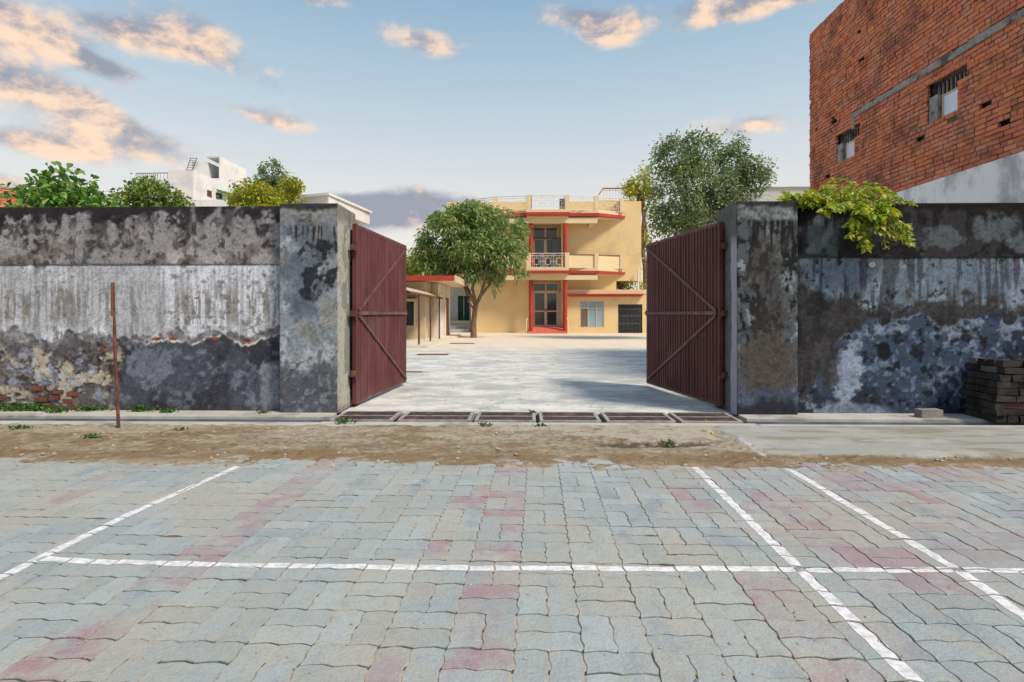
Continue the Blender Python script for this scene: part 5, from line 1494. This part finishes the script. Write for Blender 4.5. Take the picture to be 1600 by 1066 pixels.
# ramp and porch
xa, xb = X_(824, YC - .1), X_(886, YC - .1); xa2, xb2 = X_(828, YH), X_(880, YH)
rm = MB().add([(xa, YC - .1, 0.003), (xb, YC - .1, 0.003), (xb2, YH - .1, .36), (xa2, YH - .1, .36), (xa2, YH + .36, .36), (xb2, YH + .36, .36), (xa, YC - .1, -.05), (xb, YC - .1, -.05), (xb2, YH - .1, -.05), (xa2, YH - .1, -.05)],
              [(0, 1, 2, 3), (3, 2, 5, 4), (1, 7, 8, 2), (0, 3, 9, 6), (0, 6, 7, 1)])
rm.build('entrance_ramp', M_redfloor, hs)
for (x, x2) in ((xa - .05, xa2 - .05), (xb + .05, xb2 + .05)):
    MB().tube([(x, YC - .05, 0), (x, YC - .05, .75), (x2, YH - .1, 1.2), (x2, YH - .1, .3)], .03, 8).build('handrail', M_cream, hs)
# annex
za = Z_(455, YA)
gx0, gx1 = X_(965.7, YA), X_(1003.8, YA); gz = Z_(475.6, YA)
wx0, wx1 = X_(906, YA), X_(944, YA); wz0, wz1 = Z_(512, YA), Z_(470, YA)
m = MB().box(xann, wx0, YA, YA + .2, 0, za - .02).box(wx1, gx0, YA, YA + .2, 0, za - .02).box(gx1, xannr, YA, YA + .2, 0, za - .02)
m.box(wx0, wx1, YA, YA + .2, 0, wz0).box(wx0, wx1, YA, YA + .2, wz1, za - .02).box(gx0, gx1, YA, YA + .2, gz, za - .02)
m.box(xannr - .2, xannr, YA + .2, YH + 5, 0, za - .02).box(xann, xann + .2, YA + .2, YH - .01, 0, za - .02)
m.build('annex_wall', M_yellow, hs)
MB().box(xann, xannr, YA + .0, YH + 5, za - .02, za + .04).build('annex_roof', M_cream, hs)
MB().box(xann - .05, xannr + .05, YA - .02, YA + .25, Z_(459.5, YA), za + .08).build('annex_parapet', M_cream, hs)
m = MB(); e0, e1 = X_(885, YA - .4), X_(1008, YA - .4); zc0, zc1 = Z_(463.5, YA - .4), Z_(459.8, YA - .4)
m.add([(e0, YA - .4, zc1), (e1, YA - .4, zc1), (e1, YA, zc1), (e0, YA, zc1), (e0 + .25, YA - .3, zc0), (e1 - .25, YA - .3, zc0), (e1 - .25, YA, zc0), (e0 + .25, YA, zc0)], [(0, 3, 2, 1)[::-1], (0, 1, 5, 4)[::-1], (1, 2, 6, 5)[::-1], (3, 0, 4, 7)[::-1], (4, 5, 6, 7)[::-1]])
m.build('annex_red_sunshade', M_red, hs)
wt = empty('annex_window', ((wx0 + wx1) / 2, YA, wz0)); wt.parent = hs; wt.matrix_parent_inverse = Matrix.Translation(hs.location).inverted()
def PT(mb, n_, mt, tt):
    o = mb.build(n_, mt); o.parent = tt; o.matrix_parent_inverse = Matrix.Translation(tt.location).inverted(); return o
f = MB(); w = .05; zt_ = wz1 - (wz1 - wz0) * .28
cols = [wx0 + (wx1 - wx0) * q for q in (0, .34, .68, 1)]
for i, x in enumerate(cols): f.box(x - w / 2 + (w / 2 if i == 0 else 0) - (w / 2 if i == 3 else 0), x + w / 2 + (w / 2 if i == 0 else 0) - (w / 2 if i == 3 else 0), YA + .02, YA + .1, wz0, wz1)
f.box(wx0, wx1, YA + .016, YA + .098, zt_ - w / 2, zt_ + w / 2).box(wx0, wx1, YA + .016, YA + .098, wz0, wz0 + w).box(wx0, wx1, YA + .016, YA + .098, wz1 - w, wz1)
PT(f, 'window_frame', M_frame, wt)
for i in range(3):
    PT(MB().box(cols[i] + .02, cols[i + 1] - .02, YA + .05, YA + .06, zt_, wz1 - .02), 'pane', M_bluepane, wt)
    PT(MB().box(cols[i] + .02, cols[i + 1] - .02, YA + .05, YA + .06, wz0 + .02, zt_), 'pane', M_brownpane if i == 0 else M_bluepane, wt)
gt = empty('collapsible_gate', ((gx0 + gx1) / 2, YA, 0)); gt.parent = hs; gt.matrix_parent_inverse = Matrix.Translation(hs.location).inverted()
PT(MB().box(gx0, gx1, YA + 1.2, YA + 1.22, 0, gz), 'dark_interior', mat_mottle('dim_interior', (.05, .055, .065), (.09, .10, .12), 1), gt)
n = 18
for i in range(n + 1):
    x = gx0 + .03 + (gx1 - gx0 - .06) * i / n
    PT(MB().box(x - .014, x + .014, YA + .08, YA + .11, .02, gz - .03), 'grille_bar', M_blackmetal, gt)
lt = MB()
for zz in (.5, .95, 1.35):
    for i in range(n):
        xA = gx0 + .03 + (gx1 - gx0 - .06) * i / n; xB_ = gx0 + .03 + (gx1 - gx0 - .06) * (i + 1) / n
        lt.bar((xA, YA + .075, zz), (xB_, YA + .075, zz + .12), .012); lt.bar((xA, YA + .07, zz + .12), (xB_, YA + .07, zz), .012)
PT(lt, 'lattice_links', mat_mottle('worn_grey_metal', (.12, .13, .15), (.2, .21, .23), 9), gt)
PT(MB().box(gx0, gx1, YA + .05, YA + .14, gz - .05, gz - .001).box(gx0, gx1, YA + .05, YA + .14, 0, .02), 'gate_track', M_blackmetal, gt)
PT(MB().box((gx0 + gx1) / 2 - .04, (gx0 + gx1) / 2 + .04, YA + .04, YA + .07, .95, 1.1), 'lock', M_rust, gt)
MB().tube([(X_(998, YA + .1), YA + .25, za + .02), (X_(998, YA + .1), YA + .25, Z_(421, YA)), (X_(1001, YA), YA + .25, Z_(420, YA))], .05, 10).build('white_pipe', M_white, hs)
# roof head house with railing
xk0, xk1 = X_(943, YH + 3), X_(1001, YH + 3)
MB().box(X_(936, YH + 3), xk1, YH + 3, YH + 6, zroof, Z_(314, YH + 3)).build('stair_head', M_yellow, hs)
railing(X_(944, YH + 2.6), YH + 2.9, X_(982, YH + 2.6), YH + 2.9, Z_(312, YH + 2.9), Z_(296, YH + 2.9), 4, 'railing', M_railing)
MB().bar((X_(943, YH + 2.6), YH + 2.85, Z_(295.5, YH + 2.9)), (X_(983, YH + 2.6), YH + 2.85, Z_(295.5, YH + 2.9)), .06).build('red_handrail', M_red, hs)
MB().bar((X_(936, YH + 2.6), YH + 2.85, Z_(306, YH + 2.9)), (X_(943, YH + 2.6), YH + 2.85, Z_(295.5, YH + 2.9)), .06).build('red_handrail', M_red, hs)
# things on the roof terrace
x = X_(880, YH); tt = empty('roof_chair', (x, YH - .3, zroof), 'dark chair on the roof terrace behind the railing', 'chair')
zf = Z_(327.7, YC)
for dx_, dy_ in ((-.2, -.2), (.2, -.2), (-.2, .2), (.2, .2)):
    o = MB().box(x + dx_ - .02, x + dx_ + .02, YH - .3 + dy_ - .02, YH - .3 + dy_ + .02, zf, zf + .42).build('leg', M_blackmetal, tt)
MB().box(x - .23, x + .23, YH - .53, YH - .07, zf + .42, zf + .46).build('seat', M_blackmetal, tt)
MB().box(x - .23, x + .23, YH - .10, YH - .06, zf + .46, zf + .85).build('backrest', M_blackmetal, tt)
x = X_(829.5, YC + .2)
tag(MB().box(x - .05, x + .05, YC + .3, YC + .4, zf, Z_(303, YC)).build('red_roof_pole', M_red), 'short red pole on the roof terrace above the left porch column', 'pole')

# passage left of the house with green door
xp0, xp1 = X_(700, 37), X_(737, 37)
ps = empty('passage_building', ((xp0 + xp1) / 2, 37, 0), 'grey passage with dark green double door between the low building and the yellow house', 'building')
YG = 37.0
dg0, dg1 = X_(715.5, YG), X_(733.5, YG); zg0, zg1 = Z_(501, YG), Z_(462.5, YG)
MB().box(xp0 - .6, dg0, YG, YG + .3, 0, z1).box(dg1, xp1 + .3, YG, YG + .3, 0, z1).box(dg0, dg1, YG, YG + .3, zg1, z1).box(dg0, dg1, YG, YG + .3, 0, zg0).build('wall', mat_mottle('blue_grey_wall', (.42, .46, .52), (.54, .57, .62), 1), ps)
for i in range(2):
    a = dg0 + (dg1 - dg0) * i / 2; b_ = dg0 + (dg1 - dg0) * (i + 1) / 2
    MB().box(a + .005, b_ - .005, YG + .08, YG + .12, zg0, zg1).box(a + .1, b_ - .1, YG + .06, YG + .08, zg0 + .15, zg1 - .9).box(a + .1, b_ - .1, YG + .06, YG + .08, zg1 - .75, zg1 - .15).build('door_leaf', M_greendoor, ps)
MB().box(xp0 - .5, xp1 + .1, 35.6, YG + .0, .0, zg0).build('landing', M_concrete, ps)
MB().box(xp0 - .5, xp1 + .1, 35.2, 35.599, .0, zg0 * .6).build('step', M_concrete, ps)
MB().box(xp0 - .5, xp1 + .1, 34.8, 35.199, .0, zg0 * .3).build('step', M_concrete, ps)

# ------------------------------------------------------------------ low building with red fascia
lb = empty('low_building', (-6, 26, 0), 'single-storey beige building with red roof edge behind the left gate leaf', 'building')
XS = X_(684.5, 25); YW1, YW0, YE = 23.6, 25.0, 29.0
xw = X_(664, YW1); zr_ = Z_(438.5, 23.0); zrt = Z_(430.5, 23.0)
wwx0, wwx1 = X_(631, YW1), X_(647, YW1); wwz0, wwz1 = Z_(509, YW1), Z_(471, YW1)
m = MB().box(-12, wwx0, YW1, YW0 + .2, 0, zr_).box(wwx1, xw, YW1, YW0 + .2, 0, zr_).box(wwx0, wwx1, YW1, YW0 + .2, 0, wwz0).box(wwx0, wwx1, YW1, YW0 + .2, wwz1, zr_)
m.box(xw, XS - .2, YW0, YE, 0, zr_)
m.build('front_wall', M_beige, lb)
MB().box(XS - .2, XS, YW0 - .003, YE, 0, zr_).build('side_wall', mat_mottle('pale_warm_render', (.70, .64, .54), (.78, .72, .62), 1, c3=(.6, .52, .4)), lb)
MB().box(-12, X_(709, 23), 23.0, 23.12, zr_, zrt).build('red_fascia', M_red, lb)
MB().box(-12, X_(709, 23), 23.121, YE + .5, zr_ + .03, zrt - .03).build('roof_slab', M_cream, lb)
MB().box(X_(709, 23) + .001, X_(709, 23) + .06, 23.12, YE + .5, zr_ - .05, zrt + .02).build('roof_edge', M_beige, lb)
m = MB().box(wwx0, wwx1, YW1 + .1, YW1 + .12, wwz0, wwz1)
wt = empty('window', ((wwx0 + wwx1) / 2, YW1, wwz0)); wt.parent = lb; wt.matrix_parent_inverse = Matrix.Translation(lb.location).inverted()
PT(m, 'pane', M_glass, wt)
for i in range(5):
    x = wwx0 + (wwx1 - wwx0) * (i + .5) / 5; PT(MB().box(x - .012, x + .012, YW1 + .03, YW1 + .06, wwz0, wwz1), 'bar', M_blackmetal, wt)
PT(MB().box(wwx0 - .02, wwx1 + .06, YW1 - .02, YW1 - .001, wwz1, wwz1 + .09).box(wwx1 + .0, wwx1 + .06, YW1 - .02, YW1 - .001, wwz0 - .05, wwz1), 'window_frame', M_cream, wt)
MB().box(wwx0 - .3, wwx1 + .12, YW1 - .35, YW1 - .001, wwz1 + .13, wwz1 + .17).build('sunshade', M_rust, lb)
for (u, w_) in ((668, .06),): MB().box(X_(u, YW0) - w_, X_(u, YW0) + w_, YW0 - .1, YW0 - .001, 0, zr_ - .01).build('pilaster', M_cream, lb)
# doors on the sunny side wall
for (ya, yb_, mt, zt2) in ((27.3, 28.1, mat_mottle('brown_door', (.20, .09, .06), (.26, .13, .09), 3), 1.9), (25.3, 26.4, M_white, 2.0)):
    MB().box(XS + .002, XS + .05, ya, yb_, .05, zt2).build('door', mt, lb)
MB().box(XS - 1.5, XS + .55, 19.0, YE, .0, .09).build('plinth', mat_mottle('pale_plinth', (.62, .58, .50), (.70, .66, .58), 2), lb)
# awning on pipe posts
aw = empty('awning', (-4.6, 21.5, 0), 'thin curved sheet awning on slim rusty posts before the low building', 'awning')
XA = X_(654, 19.5)
ys_ = np.linspace(18.2, 25.0, 9); m = MB(); prof = [(0, 0), (-.35, .14), (-.8, .26), (-1.3, .34), (-1.9, .38)]
zA = Z_(457, 19.5)
for i in range(len(ys_) - 1):
    for j in range(4):
        (a, za_), (b_, zb_) = prof[j], prof[j + 1]
        m.quad((XA + a, ys_[i], zA + za_), (XA + b_, ys_[i], zA + zb_), (XA + b_, ys_[i + 1], zA + zb_), (XA + a, ys_[i + 1], zA + za_))
o = m.build('awning_sheet', mat_mottle('tan_sheet', (.46, .38, .28), (.56, .47, .35), 2), aw); s_ = o.modifiers.new('t', 'SOLIDIFY'); s_.thickness = .03; s_.offset = 1
MB().box(XA - .03, XA + .03, 18.2, 25.0, zA - .09, zA - .03).build('eaves_beam', M_rust, aw)
for y in (18.4, 19.9, 21.4, 23, 24.6):
    MB().bar((XA, y, zA - .05), (XA - 1.9, y, zA + .3), .05, .05).build('rafter', M_rust, aw)
for u, vb in ((654, 543.5), (672, 537), (686, 532), (695.5, 529)):
    yy = XA * 900 / (u - 822) / 1.0
    MB().tube([(XA, yy, 0), (XA, yy, zA - .09)], .035, 8).build('post', M_rust if u != 695.5 else M_cream, aw)
# covers in the courtyard
for (u, v, w_, d_, lbl) in ((722, 537, .9, .5, 'dark rectangular drain cover in the courtyard near the tree'), (676, 554.5, .85, .5, 'rusty rectangular drain cover in the courtyard near the gate'), (645, 582, .35, .2, 'small rusty plate on the courtyard floor beside the left gate leaf')):
    x, y = ground(u, v)
    cv = empty('drain_cover', (x, y, 0), lbl, 'drain cover')
    MB().box(x - w_ / 2, x + w_ / 2, y - d_ / 2, y + d_ / 2, -.01, .012).build('cover_plate', M_rust if u < 700 else M_dark, cv, bevel=.003)
    MB().box(x - w_ / 2 - .06, x + w_ / 2 + .06, y - d_ / 2 - .06, y - d_ / 2 - .001, -.01, .01).box(x - w_ / 2 - .06, x + w_ / 2 + .06, y + d_ / 2 + .001, y + d_ / 2 + .06, -.01, .01).build('cover_rim', M_concrete, cv)

# ------------------------------------------------------------------ far white buildings
def building(name, label, poly, z0, z1_, mat, roofed=True):
    t = empty(name, (sum(p[0] for p in poly) / len(poly), sum(p[1] for p in poly) / len(poly), 0), label, 'building')
    MB().prism(poly, z0, z1_).build('wall', mat, t)
    return t
Yw = 40.0
xa_, xb_ = X_(209, Yw), X_(302, Yw); ztop = Z_(263, Yw) ; zlow = Z_(276, Yw)
t = building('white_house', 'white flat-roofed house with open rooftop room, beyond the trees on the left', [(xa_, Yw), (xb_, Yw), (xb_, Yw + 7.6), (xa_, Yw + 7.6)], 0, zlow, M_white)
MB().box(X_(262, Yw), xb_ + .004, Yw - .003, Yw + .15, zlow, ztop).box(xb_ - .15, xb_ + .003, Yw + .15, Yw + 7.6, zlow, ztop).build('roof_parapet', M_white, t)
m = MB().bar((xa_ + .1, Yw + .1, Z_(267, Yw)), (X_(262, Yw), Yw + .1, Z_(266.5, Yw)), .06)
for i in range(12): x = xa_ + .1 + i * .14; m.bar((x, Yw + .1, zlow), (x, Yw + .1, Z_(266, Yw)), .035)
for i in range(10): x = xa_ + 1.85 + i * .25; m.bar((x, Yw + .1, zlow), (x, Yw + .1, Z_(266, Yw)), .02)
m.build('roof_railing', M_bandmortar, t)['kind'] = 'stuff'
Yt = 43.5; zt3 = Z_(241, Yt); xo0, xo1 = X_(323, Yt), X_(342, Yt); xt0 = X_(300, Yt)
MB().box(xt0, xo0, Yt, Yt + 4.1, zlow, zt3 - .4).box(xo1, xb_ + .002, Yt, Yt + 4.1, zlow, zt3).box(xo0, xo1, Yt, Yt + 4.1, zt3 - .12, zt3).box(xo0, xo1, Yt + 2.4, Yt + 2.6, zlow, zt3 - .12).box(xo0, xo1, Yt, Yt + 2.4, zlow, Z_(276, Yt)).build('rooftop_room', M_white, t)
m = MB()
for s in (0, .5): m.bar((X_(295, Yt) + s, Yt - .3, Z_(264, Yt)), (X_(299, Yt) + s, Yt - .1, Z_(244, Yt)), .04)
for i in range(6): q = i / 5; m.bar((X_(295 + 4 * q, Yt), Yt - .3 + .2 * q, Z_(264 - 19 * q, Yt)), (X_(295 + 4 * q, Yt) + .5, Yt - .3 + .2 * q, Z_(264 - 19 * q, Yt)), .03)
m.build('roof_ladder', M_rust, t)
MB().box(X_(246, Yw), X_(266, Yw), Yw - .02, Yw + .001, Z_(300, Yw), Z_(284, Yw)).build('window', mat_glass('dim_window', (.16, .17, .20)), t)
def side_window(u0, u1, v0, v1, mt, nm):
    # on the wall that faces +X
    yA = xb_ * 900 / (u0 - 822); yB = xb_ * 900 / (u1 - 822)
    zA_ = Z_(v1, yA); zB_ = Z_(v0, yA)
    MB().box(xb_ - .01, xb_ + .03, yA, yB, zA_, zB_).build(nm, mt, t)
side_window(317, 324, 294, 304, M_rust, 'window'); side_window(331, 341, 298, 308, M_glass, 'window')
mg = mat_mottle('green_sheet', (.02, .30, .18), (.05, .38, .22), 3)
yA = xb_ * 900 / (332 - 822)
MB().add([(xb_, yA, Z_(293, yA)), (xb_, yA + 2.2, Z_(293, yA)), (xb_ + .9, yA + 2.2, Z_(298, yA)), (xb_ + .9, yA, Z_(298, yA)), (xb_, yA, Z_(294, yA)), (xb_, yA + 2.2, Z_(294, yA)), (xb_ + .9, yA + 2.2, Z_(299, yA)), (xb_ + .9, yA, Z_(299, yA))], [(0, 1, 2, 3), (7, 6, 5, 4), (3, 2, 6, 7), (0, 3, 7, 4), (1, 5, 6, 2)]).build('green_awning', mg, t)
MB().add([(xa_, Yw, Z_(289, Yw)), (xa_ - .45, Yw + .2, Z_(293, Yw)), (xa_, Yw, Z_(296, Yw)), (xa_, Yw + .1, Z_(289, Yw)), (xa_ - .45, Yw + .3, Z_(293, Yw)), (xa_, Yw + .1, Z_(296, Yw))], [(0, 1, 2), (5, 4, 3), (0, 3, 4, 1), (1, 4, 5, 2)]).build('green_flap', mg, t)
MB().box(X_(300, 39), X_(360, 39), 39, 39.4, 0, Z_(310, 39)).build('front_parapet', M_white, t)
p1 = ((511 - 822) * 28 / 900, 28.0); p2 = ((576 - 822) * 33 / 900, 33.0); zq = Z_(300, 28)
p0 = ((470 - 822) * 28.6 / 900, 28.6)
t = building('white_annex', 'plain white flat-roofed building just behind the left gate pillar', [p0, p1, p2, (p2[0] - 5, 33.5)], Z_(350, 33), zq - .12, M_white)
MB().prism([(p0[0] - .1, p0[1] - .1), (p1[0] + .05, p1[1] - .12), (p2[0] + .12, p2[1] + .1), (p2[0] - 5.1, 33.6)], zq - .12, zq).build('roof_edge', M_white, t)
MB().prism([(p0[0] + .4, p0[1] + .3), (p1[0] - .3, p1[1] + .3), (p2[0] - .6, p2[1] - .3), (p2[0] - 5, 33)], 0, Z_(350, 33) - .001).build('ground_storey', M_beige, t)
t = building('pale_building', 'pale flat-topped building far behind the tall tree on the right', [((1180 - 822) * 60 / 900, 60), ((1300 - 822) * 60 / 900, 60), ((1300 - 822) * 60 / 900, 70), ((1180 - 822) * 60 / 900, 70)], 0, Z_(295, 60), mat_mottle('pale_grey_render', (.50, .52, .50), (.58, .59, .56), .3))
MB().box((1180 - 822) * 60 / 900 - .2, (1300 - 822) * 60 / 900 + .2, 59.8, 70.2, Z_(295, 60), Z_(293.5, 60)).build('roof_edge', M_white, t)
